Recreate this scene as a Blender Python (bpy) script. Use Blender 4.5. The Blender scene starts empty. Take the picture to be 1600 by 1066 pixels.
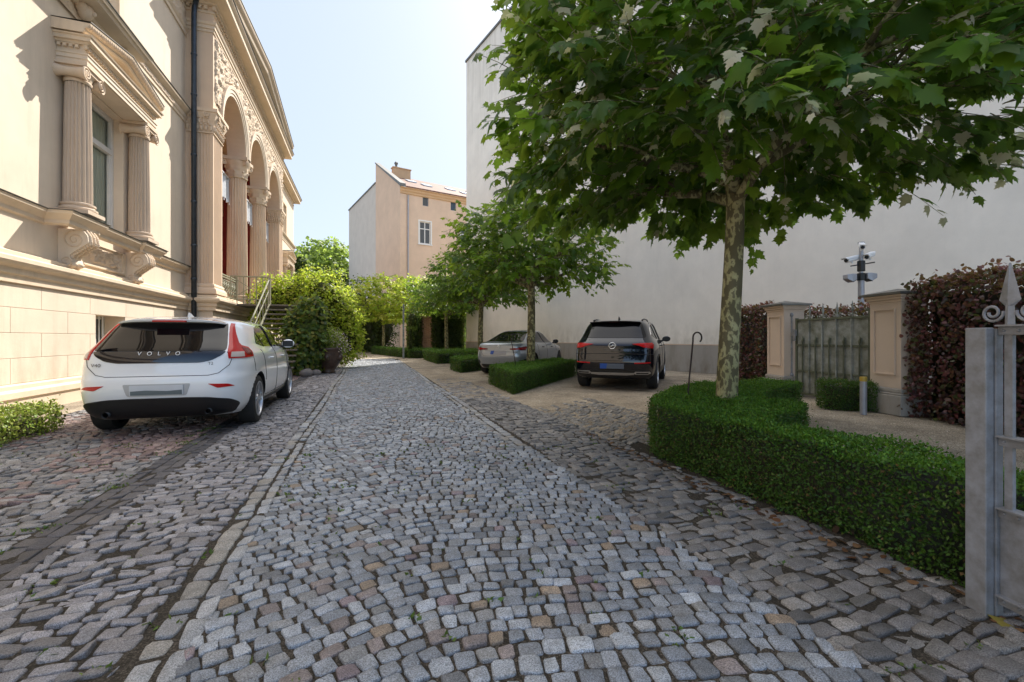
import bpy, math, random
import numpy as np
from math import sin, cos, pi, radians as RAD, sqrt
from mathutils import Vector, Matrix
from mathutils.geometry import delaunay_2d_cdt
# World axes: X to the right across the drive, Y along the drive away from the street, Z up.
random.seed(5); RNG = np.random.default_rng(5)
SC = bpy.context.scene; COL = SC.collection
A = np.array
# ------------------------------------------------------------------ materials
class NT:
    def __init__(s, name):
        s.m = bpy.data.materials.new(name); s.m.use_nodes = True
        s.t = s.m.node_tree; s.b = s.t.nodes['Principled BSDF']; s.out = s.t.nodes['Material Output']
    def n(s, typ, **kw):
        x = s.t.nodes.new(typ)
        for k, v in kw.items():
            if k in x.inputs: x.inputs[k].default_value = v
            else: setattr(x, k, v)
        return x
    def l(s, a, ao, b, bi): s.t.links.new(a.outputs[ao], b.inputs[bi])
    def coord(s, scale=(1, 1, 1)):
        if not hasattr(s, 'tc'): s.tc = s.n('ShaderNodeTexCoord')
        mp = s.n('ShaderNodeMapping'); mp.inputs['Scale'].default_value = scale
        s.l(s.tc, 'Object', mp, 'Vector'); return mp
    def noise(s, scale, detail=4, rough=.6, st=(1, 1, 1)):
        x = s.n('ShaderNodeTexNoise'); x.inputs['Scale'].default_value = scale
        x.inputs['Detail'].default_value = detail; x.inputs['Roughness'].default_value = rough
        s.l(s.coord(st), 'Vector', x, 'Vector'); return x
    def ramp(s, src, so, stops):
        r = s.n('ShaderNodeValToRGB'); e = r.color_ramp.elements
        while len(e) < len(stops): e.new(.5)
        for i, (p, c) in enumerate(stops):
            e[i].position = p; e[i].color = (*c, 1) if len(c) == 3 else c
        s.l(src, so, r, 'Fac'); return r
    def mix(s, a, b, fac, mode='MIX'):
        x = s.n('ShaderNodeMix', data_type='RGBA', blend_type=mode)
        for k, v in ((6, a), (7, b), (0, fac)):
            if isinstance(v, tuple) and hasattr(v[0], 'outputs'): s.t.links.new(v[0].outputs[v[1]], x.inputs[k])
            elif isinstance(v, (int, float)): x.inputs[k].default_value = v
            else: x.inputs[k].default_value = (*v, 1)
        return (x, 2)
    def base(s, c):
        if isinstance(c, tuple) and hasattr(c[0], 'outputs'): s.t.links.new(c[0].outputs[c[1]], s.b.inputs['Base Color'])
        else: s.b.inputs['Base Color'].default_value = (*c, 1)
    def bump(s, src, so, strength, dist=.01):
        b = s.n('ShaderNodeBump'); b.inputs['Strength'].default_value = strength; b.inputs['Distance'].default_value = dist
        s.l(src, so, b, 'Height')
        if hasattr(s, 'lastb'): s.l(s.lastb, 'Normal', b, 'Normal')
        s.l(b, 'Normal', s.b, 'Normal'); s.lastb = b

def mat(name, col, rough=.6, metal=0., var=0., vs=4., bump=0., bs=60., bd=.005, spec=.5, coat=0., st=(1, 1, 1), dark=None):
    k = NT(name); k.b.inputs['Roughness'].default_value = rough; k.b.inputs['Metallic'].default_value = metal
    k.b.inputs['Specular IOR Level'].default_value = spec
    if coat: k.b.inputs['Coat Weight'].default_value = coat; k.b.inputs['Coat Roughness'].default_value = .04
    if var:
        d = dark or tuple(c * (1 - var) for c in col)
        nz = k.noise(vs, 6, .65, st); r = k.ramp(nz, 'Fac', [(.32, d), (.66, tuple(min(1, c * (1 + var * .3)) for c in col))])
        k.base((r, 'Color'))
        n2 = k.noise(vs * 7, 3); rr = k.n('ShaderNodeMapRange'); rr.inputs['To Min'].default_value = max(.02, rough - .12); rr.inputs['To Max'].default_value = min(1, rough + .12)
        k.l(n2, 'Fac', rr, 'Value'); k.l(rr, 'Result', k.b, 'Roughness')
    else: k.base(col)
    if bump: k.bump(k.noise(bs, 5), 'Fac', bump, bd)
    return k.m

def leafmat(name, transl=.35, rough=.5, spec=.4):
    k = NT(name); a = k.n('ShaderNodeAttribute', attribute_name='col')
    nz = k.noise(9, 3); c = k.mix((a, 'Color'), (nz, 'Color'), .12, 'OVERLAY')
    k.base(c); k.b.inputs['Roughness'].default_value = rough; k.b.inputs['Specular IOR Level'].default_value = spec
    tr = k.n('ShaderNodeBsdfTranslucent')
    tc = k.mix(c, (.62, .85, .10), .42, 'MIX'); tc2 = k.mix(tc, c, .5, 'MIX'); k.t.links.new(tc2[0].outputs[2], tr.inputs['Color'])
    mx = k.n('ShaderNodeMixShader', Fac=transl); k.t.links.new(k.b.outputs[0], mx.inputs[1]); k.t.links.new(tr.outputs[0], mx.inputs[2])
    k.t.links.new(mx.outputs[0], k.out.inputs['Surface']); return k.m

def stonemat(name):
    k = NT(name); a = k.n('ShaderNodeAttribute', attribute_name='col')
    n1 = k.noise(210, 3, .75); r1 = k.ramp(n1, 'Fac', [(.36, (.28, .28, .29)), (.49, (.95, .95, .95)), (.63, (1.75, 1.75, 1.8))])
    c = k.mix((a, 'Color'), (r1, 'Color'), .85, 'MULTIPLY')
    n2 = k.noise(14, 5, .7); r2 = k.ramp(n2, 'Fac', [(.3, (.62, .6, .56)), (.62, (1.1, 1.1, 1.1))])
    c = k.mix(c, (r2, 'Color'), .8, 'MULTIPLY'); k.base(c)
    rr = k.n('ShaderNodeMapRange'); rr.inputs['To Min'].default_value = .42; rr.inputs['To Max'].default_value = .75
    k.l(n2, 'Fac', rr, 'Value'); k.l(rr, 'Result', k.b, 'Roughness')
    k.bump(k.noise(70, 6, .75), 'Fac', .8, .006); k.bump(n1, 'Fac', .25, .002); return k.m

def stucco(name, col, streak=.12, bump=.25, stain=(.45, .36, .26)):
    k = NT(name); k.b.inputs['Roughness'].default_value = .85; k.b.inputs['Specular IOR Level'].default_value = .25
    n1 = k.noise(.9, 6, .65); r1 = k.ramp(n1, 'Fac', [(.3, tuple(c * .9 for c in col)), (.7, tuple(min(1, c * 1.04) for c in col))])
    n2 = k.noise(2.2, 6, .75, (1, 1, .12)); r2 = k.ramp(n2, 'Fac', [(.52, (0, 0, 0)), (.8, (1, 1, 1))])
    f = k.n('ShaderNodeMath', operation='MULTIPLY'); k.l(r2, 'Color', f, 0); f.inputs[1].default_value = streak
    c = k.mix((r1, 'Color'), stain, (f, 0)); k.base(c)
    k.bump(k.noise(45, 5), 'Fac', bump, .006); k.bump(k.noise(3, 3), 'Fac', .15, .02); return k.m

M = {}
def weather(m, top=None, foot=None, c=(.2, .17, .12)):
    """dirt that belongs to the wall: runs below the coping, splash and algae at the foot"""
    t = m.node_tree; b = t.nodes['Principled BSDF']; src = b.inputs['Base Color'].links[0].from_socket; tc = t.nodes.new('ShaderNodeTexCoord'); sp = t.nodes.new('ShaderNodeSeparateXYZ'); t.links.new(tc.outputs['Object'], sp.inputs[0])
    for rng_, sc_, amt in ((top, (2.2, 2.2, .10), .75), (foot, (1.6, 1.6, .9), .9)):
        if not rng_: continue
        mp = t.nodes.new('ShaderNodeMapping'); mp.inputs['Scale'].default_value = sc_; t.links.new(tc.outputs['Object'], mp.inputs[0]); n = t.nodes.new('ShaderNodeTexNoise'); n.inputs['Scale'].default_value = 1.6; n.inputs['Detail'].default_value = 7; n.inputs['Roughness'].default_value = .7; t.links.new(mp.outputs[0], n.inputs['Vector'])
        mr = t.nodes.new('ShaderNodeMapRange'); mr.inputs[1].default_value, mr.inputs[2].default_value = rng_; t.links.new(sp.outputs[2], mr.inputs[0])
        r = t.nodes.new('ShaderNodeMapRange'); r.inputs[1].default_value = .42; r.inputs[2].default_value = .75; t.links.new(n.outputs['Fac'], r.inputs[0])
        mu = t.nodes.new('ShaderNodeMath'); mu.operation = 'MULTIPLY'; t.links.new(mr.outputs[0], mu.inputs[0]); t.links.new(r.outputs[0], mu.inputs[1]); m2 = t.nodes.new('ShaderNodeMath'); m2.operation = 'MULTIPLY'; m2.inputs[1].default_value = amt; t.links.new(mu.outputs[0], m2.inputs[0])
        mx = t.nodes.new('ShaderNodeMix'); mx.data_type = 'RGBA'; t.links.new(m2.outputs[0], mx.inputs[0]); t.links.new(src, mx.inputs[6]); mx.inputs[7].default_value = (*c, 1); src = mx.outputs[2]
    t.links.new(src, b.inputs['Base Color'])
M['cream'] = stucco('cream_stucco', (.745, .62, .48), .4)
M['cream2'] = stucco('cream_moulding', (.72, .58, .425), .40, .2, (.33, .26, .19))
M['sandstone'] = stucco('weathered_sandstone', (.60, .475, .36), .5, .35, (.30, .22, .17))
M['portico'] = stucco('portico_stucco', (.71, .54, .39), .25)
M['carve'] = stucco('carved_ornament', (.72, .57, .42), .35, .5, (.3, .22, .15))
weather(M['cream'], None, (1.6, .0), (.40, .31, .21))
M['zinc'] = mat('zinc_flashing', (.16, .155, .14), .5, .6, .3, 6)
M['pipe'] = mat('dark_zinc_pipe', (.055, .07, .09), .42, .55, .35, 8)
M['red'] = mat('red_plaster', (.22, .018, .016), .8, var=.25, vs=2)
M['white'] = stucco('white_firewall', (.83, .77, .685), .10, .3, (.36, .33, .28))
M['whitelow'] = stucco('firewall_base_band', (.36, .33, .295), .5, .3, (.16, .14, .09))
weather(M['whitelow'], None, (.75, .0), (.15, .11, .06)); weather(M['white'], (12., 20.), (1.9, .9), (.46, .41, .33))
M['peach'] = stucco('peach_stucco', (.66, .485, .355), .2)
M['pillar'] = stucco('pillar_stucco', (.60, .475, .375), .3)
M['peachw'] = stucco('pale_stucco', (.58, .53, .47), .2)
M['peachc'] = stucco('peach_cornice', (.58, .38, .22), .15)
M['winwhite'] = mat('white_window_paint', (.72, .70, .66), .45, var=.08)
M['curtain'] = mat('curtain_cloth', (.72, .71, .60), .9, var=.2, vs=6, st=(1, 1, .05))
M['dark'] = mat('dark_recess', (.025, .022, .02), .9, var=.3)
M['iron'] = mat('grey_painted_iron', (.24, .25, .275), .42, .0, .35, 11, .25, 120, .003, dark=(.15, .145, .14))
M['ironold'] = mat('weathered_gate_iron', (.27, .285, .275), .6, 0, .45, 5, .2, 60, .003, dark=(.10, .105, .07))
M['irongreen'] = mat('mossy_iron_bar', (.105, .115, .075), .7, 0, .4, 8, .2, 60)
M['rail'] = mat('verdigris_railing', (.26, .25, .17), .6, .1, .3, 8)
M['rust'] = mat('rusty_rod', (.035, .02, .016), .7, .2, .3, 20)
M['galv'] = mat('galvanised_mast', (.36, .36, .39), .45, .35, .15, 6)
M['camwhite'] = mat('white_camera_shell', (.8, .8, .8), .4, var=.06)
M['black'] = mat('black_plastic', (.012, .012, .013), .45, var=.2, vs=20)
M['rubber'] = mat('tyre_rubber', (.018, .018, .018), .8, var=.3, vs=20, bump=.2, bs=90)
M['alloy'] = mat('alloy_wheel', (.46, .46, .47), .32, .85)
M['alloydark'] = mat('dark_alloy', (.10, .10, .11), .35, .8)
M['plate'] = mat('blank_number_plate', (.55, .57, .60), .35, var=.1, vs=3)
M['blue'] = mat('blue_plate_band', (.02, .08, .35), .4)
M['chrome'] = mat('chrome_trim', (.75, .75, .75), .15, 1.)
def glassmat(name, col, rough=.03):
    k = NT(name); k.base(col); k.b.inputs['Roughness'].default_value = rough; k.b.inputs['Specular IOR Level'].default_value = .36
    k.bump(k.noise(1.2, 2), 'Fac', .02, .05); return k.m
M['carglass'] = glassmat('tinted_car_glass', (.005, .005, .006), .02)
M['pane'] = glassmat('window_pane', (.05, .065, .08))
M['redlens'] = glassmat('red_lens', (.45, .012, .012), .08)
M['darkredlens'] = glassmat('dark_red_lens', (.16, .008, .01), .08)
M['clearlens'] = glassmat('clear_lens', (.5, .42, .38), .1)
def paint(name, col, metal=0., rough=.3):
    k = NT(name); k.base(col); k.b.inputs['Metallic'].default_value = metal; k.b.inputs['Roughness'].default_value = rough
    k.b.inputs['Coat Weight'].default_value = 1.; k.b.inputs['Coat Roughness'].default_value = .015; k.b.inputs['Specular IOR Level'].default_value = .2
    n = k.noise(2.5, 5, .7); r = k.ramp(n, 'Fac', [(.4, (rough, rough, rough)), (.75, (rough + .05,) * 3)]); k.l(r, 'Color', k.b, 'Roughness')
    return k.m
M['paintwhite'] = paint('white_car_paint', (.78, .795, .81), 0, .2)
M['paintblack'] = paint('black_car_paint', (.002, .0035, .009), 0, .12)
M['paintgrey'] = paint('grey_blue_car_paint', (.30, .33, .37), .55, .32)
M['leaf'] = leafmat('plane_leaf', .56, .42, .4)
M['leafsun'] = leafmat('thin_leaf', .58, .5, .3)
M['boxleaf'] = leafmat('box_leaf', .22, .5, .3)
M['beech'] = leafmat('copper_beech_leaf', .3, .4, .4)
M['litter'] = leafmat('dry_leaf', .15, .7, .2)
M['twig'] = mat('brown_twig', (.09, .07, .045), .8, var=.3)
def barkmat():
    k = NT('plane_bark'); n = k.noise(13, 4, .5, (1, 1, .6)); n2 = k.noise(3.2, 3, .5, (1, 1, .6))
    r = k.ramp(n, 'Fac', [(.485, (.125, .105, .055)), (.505, (.31, .28, .14)), (.60, (.42, .39, .21)), (.63, (.17, .145, .08))])
    g = k.ramp(n2, 'Fac', [(.4, (.6, .62, .5)), (.6, (1, 1, 1))]); k.base(k.mix((r, 'Color'), (g, 'Color'), .7, 'MULTIPLY'))
    k.b.inputs['Roughness'].default_value = .8; k.bump(n, 'Fac', .5, .01); k.bump(k.noise(60, 5), 'Fac', .35, .004); return k.m
M['bark'] = barkmat()
M['stone'] = stonemat('granite_sett')
def gravelmat(name, c1, c2, c3, sc=90, dirt=(.11, .085, .06)):
    k = NT(name); v = k.n('ShaderNodeTexVoronoi', Scale=sc); k.l(k.coord(), 'Vector', v, 'Vector')
    sep = k.n('ShaderNodeSeparateColor'); k.l(v, 'Color', sep, 'Color')
    r = k.ramp(sep, 'Red', [(.15, c1), (.5, c2), (.9, c3)])
    d = k.ramp(v, 'Distance', [(.35, (1, 1, 1)), (.75, (.3, .28, .25))])
    c = k.mix((r, 'Color'), (d, 'Color'), .8, 'MULTIPLY')
    n = k.noise(1.1, 6, .7); f = k.ramp(n, 'Fac', [(.42, (0, 0, 0)), (.68, (.75, .75, .75))])
    k.base(k.mix(c, dirt, (f, 'Color'))); k.b.inputs['Roughness'].default_value = .9; k.b.inputs['Specular IOR Level'].default_value = .2
    k.bump(v, 'Distance', -.9, .012); k.bump(k.noise(4, 5), 'Fac', .5, .05); return k.m
M['gravel'] = gravelmat('fine_gravel', (.30, .235, .165), (.44, .365, .27), (.60, .53, .42))
M['soil'] = gravelmat('joint_soil', (.035, .03, .022), (.06, .05, .038), (.12, .10, .08), 160, (.02, .017, .012))
M['earth'] = gravelmat('bare_ground', (.24, .195, .145), (.31, .25, .185), (.38, .32, .24), 60)
# ------------------------------------------------------------------ mesh helpers
def mesh(name, V, F, mats=None, parent=None, smooth=False, col=None, midx=None):
    """V (N,3) world or parent-local points; F list of index lists or list of uniform index arrays"""
    V = np.asarray(V, float)
    me = bpy.data.meshes.new(name)
    q_ = parent
    while q_ is not None:
        if q_.get('wl'): V = V - A(q_['wl'])
        q_ = q_.parent
    arrs = F if (len(F) and isinstance(F[0], np.ndarray) and F[0].ndim == 2) else None
    if arrs is None: me.from_pydata(V.tolist(), [], [list(map(int, f)) for f in F])
    else:
        me.vertices.add(len(V)); me.vertices.foreach_set('co', V.astype(np.float32).ravel())
        tot = sum(a.size for a in arrs); nf = sum(len(a) for a in arrs)
        me.loops.add(tot); me.loops.foreach_set('vertex_index', np.concatenate([a.ravel() for a in arrs]).astype(np.int32))
        st = []; o = 0
        for a in arrs: st.append(o + np.arange(len(a)) * a.shape[1]); o += a.size
        me.polygons.add(nf); me.polygons.foreach_set('loop_start', np.concatenate(st).astype(np.int32))
        me.update(calc_edges=True)
    for m in (mats if isinstance(mats, (list, tuple)) else [mats]):
        if m is not None: me.materials.append(M[m] if isinstance(m, str) else m)
    if midx is not None: me.polygons.foreach_set('material_index', np.asarray(midx, np.int32))
    if col is not None:
        at = me.attributes.new('col', 'FLOAT_COLOR', 'POINT'); c = np.ones((len(V), 4), np.float32); c[:, :3] = col
        at.data.foreach_set('color', c.ravel())
    if smooth: me.polygons.foreach_set('use_smooth', np.ones(len(me.polygons), bool))
    me.update()
    o = bpy.data.objects.new(name, me); COL.objects.link(o)
    if parent is not None: o.parent = parent
    if smooth == 'auto':
        try: me.set_sharp_from_angle(angle=RAD(40))
        except Exception: pass
    return o

class MB:
    def __init__(s): s.V = []; s.F = []; s.n = 0
    def add(s, VF):
        V, F = VF; s.V.append(np.asarray(V, float).reshape(-1, 3)); s.F += [[i + s.n for i in f] for f in F]; s.n += len(s.V[-1]); return s
    def build(s, name, m, parent=None, smooth=False, bevel=0, seg=2, col=None):
        o = mesh(name, np.concatenate(s.V), s.F, m, parent, smooth, col)
        if bevel:
            b = o.modifiers.new('b', 'BEVEL'); b.width = bevel; b.segments = seg; b.limit_method = 'ANGLE'; b.angle_limit = RAD(35)
        return o
def tag(o, label=None, cat=None, group=None, kind=None):
    for k, v in (('label', label), ('category', cat), ('group', group), ('kind', kind)):
        if v: o[k] = v
    return o
def thing(name, label, cat, loc=(0, 0, 0), rz=0, group=None, local=False):
    o = bpy.data.objects.new(name, None); COL.objects.link(o); o.location = loc; o.rotation_euler[2] = rz
    if not local: o['wl'] = list(map(float, loc))
    o.empty_display_size = .3
    return tag(o, label, cat, group)
def dup(root, loc, rz=None, label=None):
    r = root.copy(); COL.objects.link(r); r.location = loc
    if rz is not None: r.rotation_euler[2] = rz
    if label: r['label'] = label
    def rec(a, b):
        for ch in list(a.children):
            c = ch.copy(); COL.objects.link(c); c.parent = b; rec(ch, c)
    rec(root, r); return r
def box(x0, x1, y0, y1, z0, z1):
    V = [(x, y, z) for x in (x0, x1) for y in (y0, y1) for z in (z0, z1)]
    return V, [[0, 1, 3, 2], [4, 6, 7, 5], [0, 4, 5, 1], [2, 3, 7, 6], [0, 2, 6, 4], [1, 5, 7, 3]]
def obox(c, ux, uy, hx, hy, z0, z1):
    c = A(c[:2], float); ux = A(ux, float); uy = A(uy, float)
    P = [c + sx * hx * ux + sy * hy * uy for sx, sy in ((-1, -1), (1, -1), (1, 1), (-1, 1))]
    V = [(*p, z) for z in (z0, z1) for p in P]
    return V, [[0, 3, 2, 1], [4, 5, 6, 7]] + [[i, (i + 1) % 4, (i + 1) % 4 + 4, i + 4] for i in range(4)]
def prism(P, z0, z1):
    n = len(P); V = [(x, y, z) for z in (z0, z1) for x, y in P]
    return V, [list(range(n))[::-1], list(range(n, 2 * n))] + [[i, (i + 1) % n, (i + 1) % n + n, i + n] for i in range(n)]
def prism_x(P, x0, x1):      # polygon in (y,z) extruded along x
    V, F = prism(P, x0, x1); return [(z, x, y) for x, y, z in V], F
def tube(P, r, n=6, cap=True):
    P = np.asarray(P, float); k = len(P); r = np.full(k, r) if np.isscalar(r) else np.asarray(r, float)
    T = np.gradient(P, axis=0); T /= np.linalg.norm(T, axis=1)[:, None] + 1e-9
    up = A([0, 0, 1.]) if abs(T[0, 2]) < .9 else A([1., 0, 0])
    V = []
    for i in range(k):
        a = np.cross(T[i], up); a /= np.linalg.norm(a) + 1e-9; b = np.cross(a, T[i])
        up = b if i else b
        for j in range(n):
            t = 2 * pi * j / n; V.append(P[i] + r[i] * (cos(t) * a + sin(t) * b))
    F = [[i * n + j, i * n + (j + 1) % n, (i + 1) * n + (j + 1) % n, (i + 1) * n + j] for i in range(k - 1) for j in range(n)]
    if cap: F += [list(range(n))[::-1], list(range((k - 1) * n, k * n))]
    return np.array(V), F
def comb(y0, y1, pitch, w, z0, z1, zt):
    P = []; y = y0
    while y + w <= y1 + 1e-6: P += [(y, z1), (y, z0), (y + w, z0), (y + w, z1)]; y += pitch
    return [(P[0][0], zt)] + P + [(P[-1][0], zt)]
def bumpstrip(f, L, h, pitch, amp, nt=6):
    """row of egg shaped bumps as one surface: f(s, t, out)"""
    ns = int(L / pitch * 8); S = np.linspace(0, L, ns + 1); V = []
    for s_ in S:
        for t_ in np.linspace(0, 1, nt + 1): V.append(f(s_, t_ * h, amp * abs(sin(pi * s_ / pitch)) ** .6 * sin(pi * t_) ** .6))
    n_ = nt + 1; return V, [[i * n_ + j, (i + 1) * n_ + j, (i + 1) * n_ + j + 1, i * n_ + j + 1] for i in range(ns) for j in range(nt)]
def lathe(prof, n=24, c=(0, 0, 0), ax='z', rmod=None, a0=0., a1=2 * pi):
    full = abs(a1 - a0 - 2 * pi) < 1e-6; m = n if full else n + 1
    V = []; F = []
    for r, z in prof:
        for j in range(m):
            t = a0 + (a1 - a0) * j / n; rr = r * (rmod(t, z) if rmod else 1)
            p = (rr * cos(t), rr * sin(t), z)
            if ax == 'x': p = (z, rr * cos(t), rr * sin(t))
            if ax == 'y': p = (rr * cos(t), z, rr * sin(t))
            V.append((p[0] + c[0], p[1] + c[1], p[2] + c[2]))
    for i in range(len(prof) - 1):
        for j in range(n if full else n):
            F.append([i * m + j, i * m + (j + 1) % m, (i + 1) * m + (j + 1) % m, (i + 1) * m + j])
    return V, F
def sweep(prof, path, caps=True):
    """profile (outward, z) along plan path; outward = right of travel"""
    P = np.asarray(path, float); k = len(P); V = []
    D = np.diff(P, axis=0); D /= np.linalg.norm(D, axis=1)[:, None]; N = np.stack([D[:, 1], -D[:, 0]], 1)
    for i in range(k):
        if i == 0: m = N[0]
        elif i == k - 1: m = N[-1]
        else: m = (N[i - 1] + N[i]) / (1 + N[i - 1] @ N[i] + 1e-9)
        for o, z in prof: V.append((P[i, 0] + m[0] * o, P[i, 1] + m[1] * o, z))
    n = len(prof); F = [[i * n + j, (i + 1) * n + j, (i + 1) * n + j + 1, i * n + j + 1] for i in range(k - 1) for j in range(n - 1)]
    if caps: F += [list(range(n)), list(range((k - 1) * n, k * n))[::-1]]
    return V, F
def ellipsoid(c, r, n=12, m=8):
    V = []; F = []
    for i in range(m + 1):
        a = pi * i / m
        for j in range(n):
            b = 2 * pi * j / n; V.append((c[0] + r[0] * sin(a) * cos(b), c[1] + r[1] * sin(a) * sin(b), c[2] + r[2] * cos(a)))
    for i in range(m):
        for j in range(n): F.append([i * n + j, i * n + (j + 1) % n, (i + 1) * n + (j + 1) % n, (i + 1) * n + j])
    return V, F
def spiral(c, ax1, ax2, r0, r1, turns, n=28, a0=0):
    c, ax1, ax2 = A(c, float), A(ax1, float), A(ax2, float)
    t = np.linspace(0, 1, n); a = a0 + t * turns * 2 * pi; r = r0 + (r1 - r0) * t
    return c + (r * np.cos(a))[:, None] * ax1 + (r * np.sin(a))[:, None] * ax2
# ------------------------------------------------------------------ leaves
def _fan(out, c, fold=.18, droop=.25):
    P = [(c[0], c[1])] + out; V = A([(x, y, -fold * abs(x) - droop * y * y) for x, y in P]); n = len(out)
    T = A([[0, 1 + i, 1 + (i + 1) % n] for i in range(n)]); return V, T
_h = [(.05, -.02), (.30, -.10), (.34, .05), (.52, .16), (.40, .24), (.62, .50), (.40, .47), (.33, .56), (.24, .55), (.26, .74), (.12, .78)]
PLANE = _fan([(0, 0.03)] + _h + [(0, 1.05)] + [(-x, y) for x, y in _h[::-1]], (0, .38))
_g = [(.28, .0), (.36, .2), (.55, .42), (.27, .5), (.2, .74)]
PLANE_S = _fan([(0, 0)] + _g + [(0, 1)] + [(-x, y) for x, y in _g[::-1]], (0, .38))
OVAL = (A([(0, 0, 0), (.3, .45, .06), (0, 1, -.06), (-.3, .45, .06)]), A([[0, 1, 2], [0, 2, 3]]))
BROAD = _fan([(0, 0), (.36, .12), (.46, .42), (.3, .75), (0, 1), (-.3, .75), (-.46, .42), (-.36, .12)], (0, .45), .22, .2)
def norm(v): return v / (np.linalg.norm(v, axis=-1, keepdims=True) + 1e-9)
def leaves(P, D, U, S, tpl, C):
    """P base points, D direction of the midrib, U approx normal, S sizes, C colours"""
    tv, tt = tpl; n = len(P); D = norm(D); X = norm(np.cross(D, U)); N = np.cross(X, D)
    S = np.broadcast_to(S, (n,)); cw = RNG.uniform(.75, 1.12, (n, 1, 1)); cu = RNG.uniform(.2, 2.3, (n, 1, 1))   # each leaf narrower or wider, flatter or more curled
    V = P[:, None] + S[:, None, None] * (tv[None, :, 0, None] * cw * X[:, None] + tv[None, :, 1, None] * D[:, None] + tv[None, :, 2, None] * cu * N[:, None])
    F = (tt[None] + (np.arange(n) * len(tv))[:, None, None]).reshape(-1, 3)
    return V.reshape(-1, 3), F, np.repeat(C, len(tv), axis=0)
def rdir(n): return norm(RNG.normal(size=(n, 3)))
def cpick(n, cols, w=None, jit=.18):
    cols = A(cols, float); i = RNG.choice(len(cols), n, p=w); return np.clip(cols[i] * (1 + RNG.normal(0, jit, (n, 1))), .004, 1)
def merge(parts):
    V = []; F = []; C = []; o = 0
    for v, f, c in parts: V.append(v); F.append(f + o); C.append(c); o += len(v)
    return np.concatenate(V), [np.concatenate(F)], np.concatenate(C)
def inpoly(P, x, y):
    r = np.zeros(len(x), bool); n = len(P); j = n - 1
    for i in range(n):
        xi, yi = P[i]; xj, yj = P[j]
        r ^= ((yi > y) != (yj > y)) & (x < (xj - xi) * (y - yi) / (yj - yi + 1e-12) + xi); j = i
    return r
def clampnoise(p, f, a):
    return a * (np.sin(p[:, 0] * f + 1.3) * np.sin(p[:, 1] * f * 1.1 + .4) + .6 * np.sin(p[:, 0] * f * 2.3 + p[:, 2] * f * 1.7) * np.sin(p[:, 1] * f * 2.1 + p[:, 2] * 2.9 * f))
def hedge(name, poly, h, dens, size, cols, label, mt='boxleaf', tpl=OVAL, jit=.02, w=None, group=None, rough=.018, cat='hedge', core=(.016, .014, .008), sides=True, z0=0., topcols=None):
    """clipped hedge: leaf faces through the skin of a prism over a plan polygon, round a twiggy core"""
    P = A(poly, float); n = len(P); pts = []; nor = []
    ar = .5 * sum(P[i][0] * P[(i + 1) % n][1] - P[(i + 1) % n][0] * P[i][1] for i in range(n)); sg = 1 if ar > 0 else -1
    for i in range(n):
        a, b = P[i], P[(i + 1) % n]; L = np.linalg.norm(b - a); k = int(L * h * dens)
        t = RNG.random(k); z = RNG.random(k) * h; nn = A([(b - a)[1], -(b - a)[0]]) / L * sg
        pts.append(np.stack([a[0] + (b - a)[0] * t, a[1] + (b - a)[1] * t, z], 1)); nor.append(np.tile([nn[0], nn[1], .15], (k, 1)))
    lo, hi = P.min(0), P.max(0); k = int((hi - lo).prod() * dens * 1.15)
    q = lo + RNG.random((k, 2)) * (hi - lo); q = q[inpoly(P, q[:, 0], q[:, 1])]
    pts.append(np.column_stack([q, np.full(len(q), h)])); nor.append(np.tile([0, 0, 1.], (len(q), 1)))
    ntop = len(q)
    p = np.concatenate(pts); N = np.concatenate(nor); m = len(p)
    p = p + N * (RNG.normal(0, jit, (m, 1)) - size * .35 + clampnoise(p, 5., rough)[:, None])
    gap = clampnoise(p * A([1., 1., 1.4]) + 3.1, 11., 1.) + RNG.normal(0, .35, m) < -.62; p[gap] -= N[gap] * size * 1.1
    sh = RNG.random(m) < .05; p[sh] += N[sh] * RNG.random((sh.sum(), 1)) * size * 2.4
    p[:, 2] = np.maximum(p[:, 2], .01)
    D = norm(N * .8 + rdir(m) * 1.0 + A([0, 0, .25])); U = norm(N + rdir(m) * .55)
    C = cpick(m, cols, w)
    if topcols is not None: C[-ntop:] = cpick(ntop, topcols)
    v, f, c = leaves(p, D, U, size * RNG.uniform(.7, 1.3, m), tpl, C)
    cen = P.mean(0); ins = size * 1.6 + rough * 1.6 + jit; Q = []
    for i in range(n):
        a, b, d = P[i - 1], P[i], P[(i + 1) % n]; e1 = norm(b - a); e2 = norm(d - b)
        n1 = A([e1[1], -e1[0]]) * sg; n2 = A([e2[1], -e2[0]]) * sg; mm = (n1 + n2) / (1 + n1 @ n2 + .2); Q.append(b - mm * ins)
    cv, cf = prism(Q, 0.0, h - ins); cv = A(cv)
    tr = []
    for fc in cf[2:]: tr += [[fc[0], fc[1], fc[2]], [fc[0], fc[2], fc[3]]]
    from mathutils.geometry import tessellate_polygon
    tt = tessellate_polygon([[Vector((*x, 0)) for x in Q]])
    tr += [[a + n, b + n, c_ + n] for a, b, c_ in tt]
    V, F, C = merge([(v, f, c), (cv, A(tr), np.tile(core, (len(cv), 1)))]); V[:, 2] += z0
    o = mesh(name, V, F, mt, None, False, C); return tag(o, label, cat, group)
M['railtread'] = mat('weathered_tread', (.15, .13, .10), .8, var=.3, vs=8)
M['railpale'] = mat('pale_green_iron', (.25, .245, .165), .55, var=.2, vs=8)
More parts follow.
